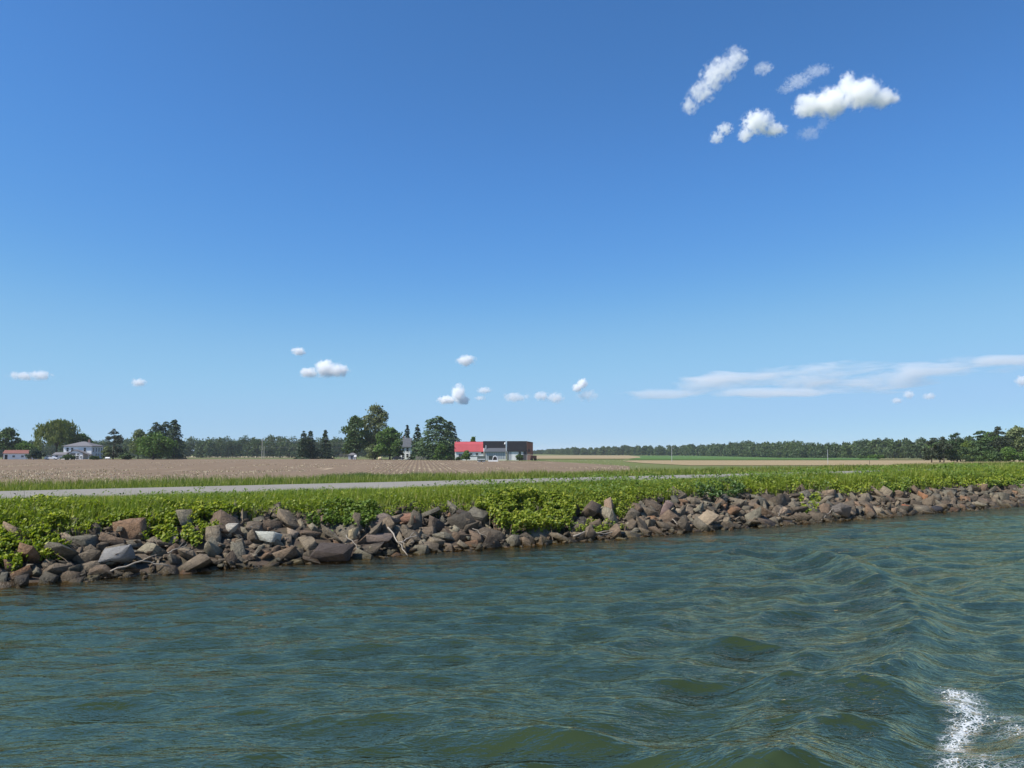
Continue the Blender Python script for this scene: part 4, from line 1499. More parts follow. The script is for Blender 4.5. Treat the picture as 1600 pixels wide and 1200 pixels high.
# where leafy plants cover the bank (outlines as seen in the photograph, set on the bank itself)
VINES = [
    dict(label="mass of yellow-green vine leaves spilling down the stones at the left edge", poly=[(-60, 775), (70, 776), (140, 786), (112, 806), (78, 822), (96, 838), (58, 858), (22, 878), (-60, 890)], lift=0.30, n=3600, size=0.065, mat="lime"),
    dict(label="small vine patch low among the stones at the far left", poly=[(58, 854), (112, 848), (106, 868), (62, 872)], lift=0.16, n=260, size=0.06, mat="lime"),
    dict(label="long low vine growing along the top of the stones at the left", poly=[(120, 780), (230, 782), (330, 784), (398, 790), (332, 800), (252, 812), (190, 810), (128, 814)], lift=0.30, n=3000, size=0.062, mat="lime"),
    dict(label="vine tongue hanging over the stones left of the white rock", poly=[(200, 812), (318, 806), (346, 822), (318, 846), (272, 842), (216, 830)], lift=0.20, n=1200, size=0.062, mat="lime"),
    dict(label="rounded leafy bush overhanging the large brown slab", poly=[(478, 799), (505, 782), (550, 777), (588, 785), (600, 800), (572, 811), (522, 813)], lift=0.42, n=1900, size=0.06, mat="vine"),
    dict(label="largest leafy bush, covering the stones down to the water", poly=[(742, 782), (768, 768), (830, 764), (888, 768), (902, 790), (888, 815), (872, 836), (842, 832), (800, 827), (778, 806)], lift=0.55, n=6200, size=0.068, mat="lime"),
    dict(label="thinner vine growth right of the largest leafy bush", poly=[(886, 768), (988, 764), (998, 786), (968, 798), (932, 790), (908, 800)], lift=0.32, n=1700, size=0.06, mat="lime"),
    dict(label="straggling vine low over the driftwood right of the largest bush", poly=[(886, 812), (976, 810), (980, 826), (902, 832)], lift=0.22, n=520, size=0.055, mat="lime"),
    dict(label="dark green bush on top of the stones right of the dry grass", poly=[(1084, 752), (1150, 748), (1166, 762), (1122, 772), (1090, 768)], lift=0.40, n=1300, size=0.065, mat="deep"),
    dict(label="small bright vine clump in the middle of the right-hand stones", poly=[(1246, 772), (1284, 769), (1280, 794), (1254, 797)], lift=0.22, n=480, size=0.065, mat="lime"),
    dict(label="broad-leaved weed clump above the right-hand stones", poly=[(1376, 750), (1432, 746), (1428, 764), (1386, 765)], lift=0.40, n=900, size=0.075, mat="vine"),
    dict(label="leafy clump at the far right end of the bank", poly=[(1530, 742), (1610, 740), (1612, 754), (1540, 756)], lift=0.38, n=800, size=0.08, mat="vine"),
]


def build_stones():
    r = np.random.default_rng(17)
    shapes = [stone_shape(r) for _ in range(36)]
    L = []        # s, m, radius
    grid = {}

    def free(s, m, rad, k):
        for a in range(int(s) - 1, int(s) + 2):
            for (s2, m2, r2) in grid.get(a, ()):
                if (s - s2) ** 2 + (m - m2) ** 2 < (k * (rad + r2)) ** 2:
                    return False
        return True

    for (n, lo, hi, k, mlo) in ((1700, 0.24, 0.42, 0.70, -0.1), (8000, 0.15, 0.26, 0.66, -0.25), (11000, 0.09, 0.15, 0.74, -0.45)):
        for _ in range(n):
            s = -9 + 74 * r.random()
            top = 2.75 + 0.9 * (vnoise(np.array(s * 0.35), np.array(0.5), 77, 2) - .5) * 2
            m = mlo + (float(top) - mlo - (0.6 if lo > 0.2 else 0.0)) * r.random()
            rad = lo + (hi - lo) * r.random() ** 1.6
            if free(s, m, rad, k):
                L.append((s, m, rad))
                grid.setdefault(int(s), []).append((s, m, rad))
    L = np.array(L)
    x, y = sm_xy(L[:, 0], L[:, 1])
    px, py, dep = project(np.stack([x, y, bank_z(L[:, 1]) + L[:, 2] * 0.4], -1))
    cov = np.zeros(len(L), bool)
    for v in VINES:
        if v['n'] > 1000:
            cov |= inside(px, py, v['poly'])
    L = L[~cov | (L[:, 2] < 0.2) | (np.random.default_rng(2).random(len(L)) < 0.12)]
    x, y = sm_xy(L[:, 0], L[:, 1])
    z = bank_z(L[:, 1]) + L[:, 2] * 0.26 - 0.05
    P = np.stack([x, y, z], -1)
    px, py, dep = project(P)
    psize = L[:, 2] * 2 / dep * FPX
    hid = np.zeros(len(L), bool)
    for v in VINES:
        hid |= inside(px, py - 4, v["poly"])
    ok = (px > 2) & (px < 1598) & ~hid
    order = np.argsort(-np.where(ok, psize, 0))
    one = set(order[:292].tolist())
    metas = {}
    slope = math.atan2(0.45, 1.0)
    ax = Vector((D_S[0], D_S[1], 0))
    mv, mf, mr, off = [], [], [], 0
    for i in range(len(L)):
        k = r.integers(len(shapes))
        up = Matrix.Rotation(slope * 0.9, 4, ax)
        tilt = Matrix.Rotation(r.normal() * 0.6, 4, 'X') @ Matrix.Rotation(r.normal() * 0.6, 4, 'Y')
        if r.random() < 0.12 and L[i, 2] < 0.3:
            tilt = Matrix.Rotation(1.2 + 0.4 * r.random(), 4, 'X')
        rot = up @ Matrix.Rotation(r.random() * 6.28, 4, 'Z') @ tilt
        scl = L[i, 2] * 1.25
        if i in one:
            if k not in metas:
                metas[k] = mesh_np("stone", shapes[k][0], shapes[k][1], STONE_ONE)
            o = link("stone", metas[k], BANK)
            o.matrix_world = Matrix.Translation(P[i]) @ rot @ Matrix.Diagonal((scl, scl * (0.85 + 0.3 * r.random()), scl * (0.85 + 0.35 * r.random()), 1))
        else:
            M3 = np.array(rot.to_3x3()) * scl
            v = shapes[k][0] @ M3.T + P[i]
            mv.append(v)
            mf.append(shapes[k][1] + off)
            mr.append(np.full(len(shapes[k][1]), r.random()))
            off += len(v)
    # chips and cobbles filling the gaps
    for _ in range(2200):
        s, m = -9 + 74 * r.random(), -0.6 + 3.6 * r.random()
        rad = 0.045 + 0.085 * r.random() ** 2
        k = r.integers(len(shapes))
        x0, y0 = sm_xy(s, m)
        rot = Matrix.Rotation(r.random() * 6.28, 4, 'Z') @ Matrix.Rotation(r.normal() * 0.7, 4, 'X')
        v = shapes[k][0] @ (np.array(rot.to_3x3()) * rad).T + np.array([x0, y0, float(bank_z(m)) + 0.05 + 0.10 * r.random()])
        mv.append(v)
        mf.append(shapes[k][1] + off)
        mr.append(np.full(len(shapes[k][1]), r.random()))
        off += len(v)
    o = link("small_stones", mesh_np("small_stones", np.concatenate(mv), np.concatenate(mf), STONE_MANY, np.concatenate(mr)), BANK)
    o["kind"] = "stuff"
    return len(one), len(mv)


print("stones", build_stones())


def boulder(label, cx, cy, wpx, hpx, col, seed, slab=(1, 0.8, 0.6), rough=0.85, turn=0.0, tip=0.0):
    """a stone that stands out from the rest, as a thing of its own"""
    r = np.random.default_rng(seed)
    hit, ok = bank_hits([cx], [cy + hpx * 0.3])
    p = hit[0]
    k = p[1] / FPX
    v, f = stone_shape(r, np.array(slab), 0.55)
    v = v @ np.array((Matrix.Rotation(0.28 * r.normal(), 3, 'X') @ Matrix.Rotation(0.22 * r.normal(), 3, 'Y') @ Matrix.Rotation(r.random() * 1.5, 3, 'Z'))).T
    ext = np.ptp(v, 0)
    v = v / ext * np.array([wpx * k, wpx * k * slab[1] / slab[0], hpx * k])
    me = mesh_np("boulder", v, f, surface("boulder_stone", lambda nt: mixc(nt, noise(nt, pos(nt), 6, 6, 0.7), tuple(c * 0.42 for c in col), tuple(min(0.85, c * 1.5) for c in col)), rough, lambda nt: bump(nt, noise(nt, mapped(nt, pos(nt), (1, 1, 2.2)), 8, 7, 0.75), 1.0, 0.12)))
    o = link("boulder", me)
    o.matrix_world = Matrix.Translation((p[0], p[1] - 0.12, p[2] + hpx * k * 0.28)) @ Matrix.Rotation(turn, 4, 'Z') @ Matrix.Rotation(tip, 4, 'X')
    tag(o, label, "rock")


boulder("bright white rock among the brown stones left of centre", 422, 838, 38, 26, (0.60, 0.57, 0.49), 44, (1, 0.8, 0.5), tip=0.35)
boulder("large pale grey speckled boulder near the water at the left", 188, 868, 50, 34, (0.30, 0.29, 0.275), 5, (1, 0.8, 0.75), turn=0.4)
boulder("square yellowish block beside the large brown slab", 553, 833, 22, 20, (0.42, 0.34, 0.21), 8, (1, 0.9, 0.85), turn=0.7)
boulder("large flat purplish brown slab, upper of two, below the rounded bush", 598, 813, 60, 24, (0.185, 0.145, 0.118), 11, (1, 0.75, 0.35), tip=0.45)
boulder("large flat brown slab just above the water, lower of two", 592, 838, 50, 22, (0.195, 0.150, 0.122), 12, (1, 0.8, 0.35), tip=0.5)
boulder("big dark brown boulder at the water's edge below the yellowish block", 522, 864, 66, 32, (0.085, 0.066, 0.056), 14, (1, 0.7, 0.6))
boulder("pale cream boulder above the left stones, right of the vine tongue", 362, 826, 26, 22, (0.46, 0.42, 0.35), 15, (1, 0.9, 0.85))
boulder("long tan slab tilting to the water right of the largest bush", 1098, 812, 46, 26, (0.40, 0.31, 0.21), 19, (1, 0.5, 0.4), turn=-0.5, tip=0.35)
boulder("upright pinkish brown slab right of the largest bush", 1040, 796, 24, 32, (0.25, 0.175, 0.15), 22, (1, 0.6, 1.0))
boulder("rusty orange stone high in the right-hand stones", 1440, 775, 28, 18, (0.33, 0.165, 0.085), 25, (1, 0.8, 0.5), turn=0.6, tip=0.4)
boulder("small orange-red stone near the water in the right-hand stones", 1413, 793, 14, 11, (0.38, 0.13, 0.06), 27, (1, 0.9, 0.7))
boulder("dark slate blue stone at the water's edge far right", 1463, 796, 20, 13, (0.055, 0.055, 0.065), 29, (1, 0.8, 0.6))
boulder("big pointed grey-brown boulder at the right-hand water's edge", 1312, 798, 32, 26, (0.17, 0.15, 0.135), 31, (1, 0.8, 0.8))
boulder("rusty brown flat stone high on the bank above the driftwood pole", 636, 810, 30, 16, (0.26, 0.14, 0.09), 33, (1, 0.8, 0.5))


def driftwood(label, pts, rad, col=(0.30, 0.265, 0.22)):
    rad *= 0.72
    P = []
    for (x, y, lift) in pts:
        h, ok = bank_hits([x], [y], lift)
        P.append(h[0])
    P = np.array(P)
    t = np.linspace(0, 1, 9)
    tt = np.linspace(0, 1, len(P))
    Q = np.stack([np.interp(t, tt, P[:, k]) for k in range(3)], -1)
    Q[1:-1] += np.random.default_rng(int(pts[0][0])).normal(size=(7, 3)) * 0.018
    m = MB().tube(Q, rad * np.linspace(1, 0.5, 9), 6)
    side = Q[4] + (Q[5] - Q[3]) * 0.9 + np.array([0.05, -0.04, 0.14])
    m.tube([Q[4], (Q[4] + side) / 2 + np.array([0, 0, .02]), side], [rad * 0.5, rad * 0.4, rad * 0.2], 5)
    o = m.build("driftwood", paint("bleached_wood", col, 0.3, 0.9, 6), None, True)
    tag(o, label, "driftwood")


driftwood("long pale forked branch lying on the left stones near the water", [(172, 893, .15), (222, 876, .32), (264, 884, .22)], 0.035)
driftwood("thin branch on the stones below the vine tongue", [(262, 864, .3), (292, 850, .4)], 0.022)
driftwood("straight pale pole leaning over the stones below the brown slabs", [(606, 824, .35), (622, 846, .32), (637, 868, .15)], 0.035)
driftwood("grey branch crossing behind the straight pale pole", [(624, 848, .3), (652, 836, .35)], 0.03, (0.34, 0.30, 0.26))
driftwood("thin twig beside the square yellowish block", [(541, 836, .35), (562, 857, .25)], 0.02)
driftwood("pair of twigs crossing on the stones left of the largest bush", [(738, 826, .35), (764, 840, .28)], 0.022)
driftwood("pale crooked driftwood at the foot of the largest bush", [(896, 838, .2), (918, 830, .25), (948, 834, .18), (968, 829, .2)], 0.04)
driftwood("long thin stick at the water right of the largest bush", [(930, 838, .12), (980, 832, .15), (1010, 826, .12)], 0.02)
driftwood("slanting stick beside the long tan slab", [(1050, 811, .3), (1068, 827, .12)], 0.025)
driftwood("slanting pale stick in the right-hand stones", [(1284, 812, .15), (1304, 793, .3)], 0.025)
driftwood("short pale stick under the dry grass tuft at the right", [(1216, 806, .2), (1222, 790, .25)], 0.02)

# ------------------------------------------------------------------ grass, weeds and vines
LEAF = {
    "lime": leaf_mat("leaf_lime", [(0.0, (0.085, 0.135, 0.018)), (0.45, (0.195, 0.255, 0.026)), (0.8, (0.285, 0.325, 0.034)), (1.0, (0.38, 0.39, 0.06))], 0.4, 0.5, spec=0.25),
    "vine": leaf_mat("leaf_vine", [(0.0, (0.055, 0.105, 0.018)), (0.5, (0.120, 0.190, 0.028)), (1.0, (0.200, 0.260, 0.040))], 0.35, 0.5, spec=0.25),
    "deep": leaf_mat("leaf_deep", [(0.0, (0.030, 0.068, 0.016)), (0.5, (0.065, 0.125, 0.026)), (1.0, (0.120, 0.190, 0.040))], 0.3, 0.45, spec=0.4),
}
GRASS = leaf_mat("grass_blades", [(0.0, (0.105, 0.165, 0.022)), (0.5, (0.185, 0.260, 0.034)), (0.85, (0.255, 0.315, 0.052)), (1.0, (0.42, 0.38, 0.16))], 0.4, 0.5, patch=(0.45, (1.25, 1.1, 0.9)))
VERGE = leaf_mat("verge_blades", [(0.0, (0.095, 0.140, 0.026)), (0.5, (0.155, 0.205, 0.038)), (0.85, (0.22, 0.245, 0.065)), (1.0, (0.38, 0.33, 0.17))], 0.35, 0.6, patch=(0.3, (1.2, 1.05, 0.9)))
REED = leaf_mat("reed_blades", [(0.0, (0.045, 0.095, 0.030)), (1.0, (0.105, 0.170, 0.060))], 0.35)
DRY = leaf_mat("dry_blades", [(0.0, (0.22, 0.19, 0.09)), (1.0, (0.48, 0.41, 0.22))], 0.3)


def blades(x, y, z, h, w, r, bend=0.35):
    n = len(x)
    az = r.random(n) * 6.28
    lean = (r.random(n) * 0.5 + 0.15) * bend * 2
    dx, dy = np.cos(az), np.sin(az)
    B = np.stack([x, y, z], -1)
    side = np.stack([-dy, dx, np.zeros(n)], -1) * (w / 2)[:, None]
    mid = B + np.stack([dx * lean * h * 0.28, dy * lean * h * 0.28, h * 0.6], -1)
    tip = B + np.stack([dx * lean * h, dy * lean * h, h * (1 - 0.35 * lean)], -1)
    V = np.stack([B - side, B + side, mid + side * 0.75, mid - side * 0.75, tip], 1).reshape(-1, 3)
    i = np.arange(n) * 5
    return V, np.stack([i, i + 1, i + 2, i + 3], -1), np.stack([i + 3, i + 2, i + 4], -1)


def grass_patch(name, label, n, s0, s1, m0, m1, h, w, mat, seed, hvar=None, keep=None, along=1.0, bend=0.35):
    r = np.random.default_rng(seed)
    s = s0 + (s1 - s0) * r.random(n) ** along
    m = m0 + (m1 - m0) * r.random(n)
    k = keep(s, m) if keep else np.ones(n, bool)
    s, m = s[k], m[k]
    n = len(s)
    x, y = sm_xy(s, m)
    hh = h * (0.45 + 0.75 * r.random(n)) * (0.55 + 0.9 * vnoise(s * 0.8, m * 0.8, seed, 3))
    if hvar is not None:
        hh *= hvar(s, m)
    ww = w * (0.7 + 0.6 * r.random(n)) * np.clip(0.55 + s / 45, 0.8, 3.0)
    V, q, t = blades(x, y, bank_z(m) - 0.07, hh + 0.06, ww, r, bend)
    rn = np.clip(0.25 * r.normal(size=n) + 0.12 + 0.7 * vnoise(s * 0.6, m * 0.9, seed + 5, 3), 0, 1)
    rn = np.where(r.random(n) < 0.025, 1.0, np.minimum(rn, 0.9))
    o = link(name, mesh_np(name, V, [q, t], mat, np.concatenate([rn, rn])))
    tag(o, label, kind="stuff")


def edge_n(s, m):
    lim = 2.75 + 0.9 * (vnoise(s * 0.35, s * 0 + 0.5, 77, 2) - .5) * 2 + 0.45 * (vnoise(s * 1.7, m * 0, 71, 2) - .5)
    return m > lim - 0.15


grass_patch("grass", "bright green grass along the top of the bank before the towpath", 190000, -14, 95, 2.3, 5.75, 0.34, 0.016, GRASS, 41, along=1.35, keep=edge_n,
            hvar=lambda s, m: np.interp(m, [2.3, 3.2, 4.2, 5.0, 5.8], [1.2, 1.3, 0.95, 0.5, 0.25]) * np.interp(s, [12, 40], [1.0, 1.7]))
grass_patch("grass", "green grass verge on the field side of the towpath", 120000, -18, 150, 9.9, 20.5, 0.40, 0.022, VERGE, 43, along=1.3,
            hvar=lambda s, m: np.interp(m, [9.9, 11, 14, 18, 20.5], [0.3, 0.7, 0.9, 1.15, 1.1]))

grass_patch("grass", "longer grass standing among the vines at the edge of the stones", 22000, -13, 92, 1.95, 3.5, 0.46, 0.018, GRASS, 47, along=1.2, keep=lambda s, m: edge_n(s, m + 0.6) & (vnoise(s * 0.9, m * 0.9, 91, 2) > 0.42), bend=0.45)
grass_patch("dry_grass", "thin dead stalks standing in the bank plants", 2600, -13, 92, 1.9, 4.2, 0.62, 0.014, DRY, 48, along=1.2, keep=lambda s, m: edge_n(s, m + 0.5) & (vnoise(s * 0.5, m * 0.5, 93, 2) > 0.5), bend=0.3)


def reeds(label, xs, row, n, hgt, mat, seed, spread=1.6, lift=0.0):
    r = np.random.default_rng(seed)
    px = xs[0] + (xs[1] - xs[0]) * r.random(n)
    hit, ok = bank_hits(px, np.full(n, row, float) if np.isscalar(row) else np.interp(px, *row), lift)
    P = hit[ok]
    P[:, :2] += r.normal(size=(len(P), 2)) * spread
    s, m = to_sm(P)
    z = bank_z(m)
    cl = 0.4 + 1.0 * vnoise(s * 0.55, m * 0.3, seed, 2)
    ed = np.clip((px[ok] - xs[0]) / 30, 0.15, 1) * np.clip((xs[1] - px[ok]) / 30, 0.15, 1)
    h = hgt * cl * (0.5 + 0.6 * r.random(len(P))) * ed
    V, q, t = blades(P[:, 0], P[:, 1], z - 0.05, h, 0.03 * (0.7 + 0.6 * r.random(len(P))), r, 0.3)
    rn = r.random(len(P))
    o = link("tall_grass", mesh_np("tall_grass", V, [q, t], mat, np.concatenate([rn, rn])))
    tag(o, label, kind="stuff")


reeds("tall blue-green reeds beside the brown field", (495, 700), 748, 9000, 0.95, REED, 51, 1.2)
reeds("dark weeds around the thin meadow pole", (985, 1065), 738, 2200, 0.7, REED, 52, 1.0)
reeds("dry pale grass tuft hanging over the right-hand stones", (1056, 1112), 768, 2600, 0.5, DRY, 53, 0.25)
reeds("second dry grass tuft low in the right-hand stones", (1205, 1240), 800, 700, 0.32, DRY, 54, 0.15)


def dry_strip():
    r = np.random.default_rng(61)
    n = 9000
    px, dep = 1400 + 240 * r.random(n), 172 + 22 * r.random(n)
    x = (px - 800) / FPX * dep
    z = np.full(n, -0.5)
    V, q, t = blades(x, dep, z, (0.35 + 0.7 * r.random(n)) * np.interp(px, [1400, 1500, 1640], [0.4, 1.0, 1.2]), 0.12 * np.ones(n), r)
    rn = r.random(n)
    tag(link("tall_grass", mesh_np("tall_grass", V, [q, t], DRY, np.concatenate([rn, rn]))), "pale dry grass in front of the right-hand grove", kind="stuff")


dry_strip()


def stubble():
    """cut stalks and straw lying in the rows of the brown field"""
    r = np.random.default_rng(63)
    n = 30000
    px, py = -60 + 1060 * r.random(n), 719 + 36 * r.random(n) ** 1.2
    P = []
    d = np.stack([(px - 800) / FPX, py], -1)
    ct, st = math.cos(TILT), math.sin(TILT)
    v = (600 - py) / FPX
    dy = ct - v * st
    t = -(EYE + 0.38) / ((st + v * ct) / dy)
    x, y = d[:, 0] / dy * t, t
    rd = np.array([math.cos(ROW_DIR), math.sin(ROW_DIR)])
    cr = np.array([rd[1], -rd[0]])
    u, w = x * rd[0] + y * rd[1], x * cr[0] + y * cr[1]
    w = np.round(w / 0.95) * 0.95 + 0.10 * r.normal(size=n)
    dens = vnoise(u * 0.012, w * 0.25, 9, 3) * 0.6 + vnoise(u * 0.04, w * 0.04, 19, 3) * 0.6
    k = dens > 0.62
    x, y = (u * rd[0] + w * cr[0])[k], (u * rd[1] + w * cr[1])[k]
    m = -0.5403 * x + 0.8415 * y - N0
    k2 = (m > 27.5) & (y < 318)
    x, y = x[k2], y[k2]
    n = len(x)
    h = 0.10 + 0.16 * r.random(n)
    V, q, tt = blades(x, y, np.full(n, -0.42), h, 0.05 + 0.09 * r.random(n), r, 0.9)
    rn = r.random(n)
    tag(link("crop_stubble", mesh_np("crop_stubble", V, [q, tt], leaf_mat("straw", [(0, (0.28, 0.22, 0.14)), (1, (0.52, 0.44, 0.31))], 0.1), np.concatenate([rn, rn]))), "pale straw and cut stalks scattered in the rows of the brown field", kind="stuff")


stubble()


def vine(d, seed):
    r = np.random.default_rng(seed)
    d = dict(d, n=int(d["n"] * 1.6), size=d["size"] * 0.74)
    poly = np.array(d["poly"], float)
    lo, hi = poly.min(0), poly.max(0)
    px, py = np.zeros(0), np.zeros(0)
    while len(px) < d["n"]:
        a = lo + (hi - lo) * r.random((d["n"], 2))
        k = inside(a[:, 0] + 5 * (vnoise(a[:, 0] / 9, a[:, 1] / 9, 3, 2) - .5), a[:, 1] + 9 * (vnoise(a[:, 0] / 8, a[:, 1] / 8, 4, 2) - .5), poly)
        # gaps between clumps
        k &= vnoise(a[:, 0] / 14, a[:, 1] / 8, seed, 2) > 0.37
        px, py = np.append(px, a[k, 0]), np.append(py, a[k, 1])
    px, py = px[:d["n"]], py[:d["n"]]
    hit, ok = bank_hits(px, py, d["lift"])
    s, m = to_sm(hit)
    ok &= m > 0.32
    P, n = hit[ok], int(ok.sum())
    s, m = to_sm(P)
    lump = vnoise(s * 2.2, m * 2.2, seed + 3, 3)
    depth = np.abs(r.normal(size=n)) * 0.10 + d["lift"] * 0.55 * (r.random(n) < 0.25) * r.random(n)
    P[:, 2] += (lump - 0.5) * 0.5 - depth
    P[:, 2] = np.maximum(P[:, 2], bank_z(m) + 0.05)
    nr = unit(np.array([-0.42, -0.32, 0.8]) + 0.5 * r.normal(size=(n, 3)))
    sz = d["size"] * (0.55 + 0.75 * r.random(n))
    # ovate leaf: six-sided, folded along its midrib
    a = unit(np.cross(nr, r.normal(size=(n, 3))))
    b = unit(np.cross(nr, a))
    S = sz[:, None]
    lift_ = nr * S * 0.22
    ring = [P + a * S * 1.15, P + a * S * 0.25 + b * S * 0.72 + lift_, P - a * S * 0.7 + b * S * 0.5 + lift_, P - a * S * 0.95, P - a * S * 0.7 - b * S * 0.5 + lift_, P + a * S * 0.25 - b * S * 0.72 + lift_]
    V = np.stack(ring, 1).reshape(-1, 3)
    i = np.arange(n) * 6
    F = np.concatenate([np.stack([i, i + 1, i + 2, i + 3], -1), np.stack([i, i + 3, i + 4, i + 5], -1)])
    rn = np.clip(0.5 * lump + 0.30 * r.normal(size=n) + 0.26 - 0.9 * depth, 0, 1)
    c = P.mean(0)
    cs, cm = to_sm(c)
    base = np.array([c[0], c[1], float(bank_z(cm))])
    o = empty("leafy_bush", base)
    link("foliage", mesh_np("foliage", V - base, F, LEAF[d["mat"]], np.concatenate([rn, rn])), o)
    parts = []
    for q in P[r.permutation(n)[:min(60, n // 12)]]:
        qs, qm = to_sm(q)
        j = r.normal(size=3) * 0.25
        root = np.array([q[0] + j[0], q[1] + j[1], 0])
        root[2] = float(bank_z(to_sm(root)[1])) - 0.03
        parts.append(tube_np(np.stack([root, (root + q) / 2 + [0, 0, 0.05], q]) - base, np.array([0.012, 0.010, 0.006]), 4))
    v, f = join(parts)
    link("stems", mesh_np("stems", v, f, paint("stem", (0.16, 0.12, 0.08), 0.3, 0.9)), o)["kind"] = "stuff"
    tag(o, d["label"], "bush")


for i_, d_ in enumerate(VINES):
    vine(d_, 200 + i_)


def weeds(label, n, s0, s1, m0, m1, hgt, size, mat, seed, thr=0.45):
    """leafy weeds standing in the bank grass"""
    r = np.random.default_rng(seed)
    s, m = s0 + (s1 - s0) * r.random(n) ** 1.2, m0 + (m1 - m0) * r.random(n)
    k = (vnoise(s * 0.55, m * 0.8, seed, 3) > thr) & edge_n(s, m + 0.55)
    s, m = s[k], m[k]
    n = len(s)
    x, y = sm_xy(s, m)
    z = bank_z(m) + np.interp(s, [12, 40], [1.0, 1.5]) * hgt * (0.35 + 0.75 * r.random(n)) * (0.5 + 0.9 * vnoise(s * 1.6, m * 1.6, seed + 1, 2))
    P = np.stack([x, y, z], -1)
    nr = unit(np.array([-0.42, -0.30, 0.8]) + 0.55 * r.normal(size=(n, 3)))
    v, f = cards(P, nr, size * (0.6 + 0.8 * r.random(n)) * np.clip(0.7 + s / 70, 0.8, 2), 0.5, r, fold=0.2)
    rn = np.clip(0.45 + 0.25 * r.normal(size=n), 0, 1)
    tag(link("weeds", mesh_np("weeds", v, f, LEAF[mat], rn)), label, kind="stuff")


weeds("leafy weeds standing in the grass above the right-hand stones", 26000, 14, 90, 2.3, 4.9, 0.40, 0.055, "vine", 301, 0.42)
weeds("leafy green fringe hanging over the top of the stones all along the bank", 42000, -13, 92, 1.75, 3.5, 0.34, 0.052, "lime", 303, 0.36)
weeds("low weeds in the grass along the left and middle bank", 9000, -12, 16, 2.6, 4.6, 0.30, 0.05, "vine", 302, 0.5)

# ------------------------------------------------------------------ clouds
def cloud(label, blobs, dist, dens, seed, wisp=0.55, nscale=2.6, thin=0.8, stretch=(1, 1, 1), name="cloud"):
    """blobs: (column, row, half width, half height) in the photograph; a body of vapour at its own distance"""
    B = np.array(blobs, float)
    c0 = B[:, :2].mean(0)
    o_pos = Vector(ray(*c0)) * dist + Vector((0, 0, EYE))
    f = Vector((o_pos.x, o_pos.y, 0)).normalized()
    az = math.atan2(-f.x, f.y)
    k = dist / FPX * math.sqrt(1 + ((c0[0] - 800) / FPX) ** 2) / 1.0
    C, R = [], []
    rr = random.Random(seed)
    for (x, y, rx, ry) in B:
        C.append(((x - c0[0]) * k, rr.uniform(-0.3, 0.3) * rx * k, -(y - c0[1]) * k))
        R.append((rx * k * 1.02, thin * 0.5 * (rx + ry) * k * 1.1, ry * k * 1.18))
    bm = bmesh.new()
    for c, q in zip(C, R):
        bmesh.ops.create_icosphere(bm, subdivisions=2, radius=1.0, matrix=Matrix.Translation(c) @ Matrix.Diagonal((q[0] * 1.25, q[1] * 1.25, q[2] * 1.25, 1)))
    me = bpy.data.meshes.new(name)
    bm.to_mesh(me)
    bm.free()
    o = link(name, me)
    o.location = o_pos
    o.rotation_euler = (0, 0, az)
    if len(C) > 1:
        rm = o.modifiers.new("union", 'REMESH')
        rm.mode = 'VOXEL'
        rm.voxel_size = min(min(q) for q in R) * 0.35
    m, nt, out = new_mat("cloud_vapour")
    p = objco(nt)
    tot = None
    for c, q in zip(C, R):
        a = nt.nodes.new("ShaderNodeVectorMath")
        a.operation = 'SUBTRACT'
        nt.links.new(p, a.inputs[0])
        a.inputs[1].default_value = c
        b = nt.nodes.new("ShaderNodeVectorMath")
        b.operation = 'DIVIDE'
        nt.links.new(a.outputs[0], b.inputs[0])
        b.inputs[1].default_value = q
        ln = nt.nodes.new("ShaderNodeVectorMath")
        ln.operation = 'LENGTH'
        nt.links.new(b.outputs[0], ln.inputs[0])
        v = math_n(nt, 'SUBTRACT', 1.0, ln.outputs["Value"])
        tot = v if tot is None else math_n(nt, 'SMOOTH_MAX', tot, v, 0.25)
    big = float(np.mean([max(q) for q in R]))
    sc_ = nt.nodes.new("ShaderNodeVectorMath")
    sc_.operation = 'MULTIPLY'
    nt.links.new(p, sc_.inputs[0])
    sc_.inputs[1].default_value = tuple(s_ / big for s_ in stretch)
    off = nt.nodes.new("ShaderNodeVectorMath")
    off.operation = 'ADD'
    nt.links.new(sc_.outputs[0], off.inputs[0])
    off.inputs[1].default_value = (seed * 3.7, seed * 1.3, seed * 2.1)
    nz = noise(nt, off.outputs[0], nscale, 8, 0.62, 0.35)
    d = math_n(nt, 'ADD', tot, math_n(nt, 'MULTIPLY', math_n(nt, 'SUBTRACT', nz, 0.5), wisp * 4.2))
    d = math_n(nt, 'MULTIPLY', math_n(nt, 'SUBTRACT', d, 0.12), 2.4, clamp=True)
    # nothing outside the body itself
    d = math_n(nt, 'MULTIPLY', d, math_n(nt, 'MULTIPLY', math_n(nt, 'ADD', tot, 0.2), 5.0, clamp=True))
    d = math_n(nt, 'MULTIPLY', d, 0.55 * dens / big)
    vol = nt.nodes.new("ShaderNodeVolumePrincipled")
    vol.inputs["Color"].default_value = (1.0, 1.0, 1.0, 1)
    vol.inputs["Anisotropy"].default_value = 0.0
    nt.links.new(d, vol.inputs["Density"])
    nt.links.new(vol.outputs[0], out.inputs["Volume"])
    me.materials.append(m)
    tag(o, label, "cloud")


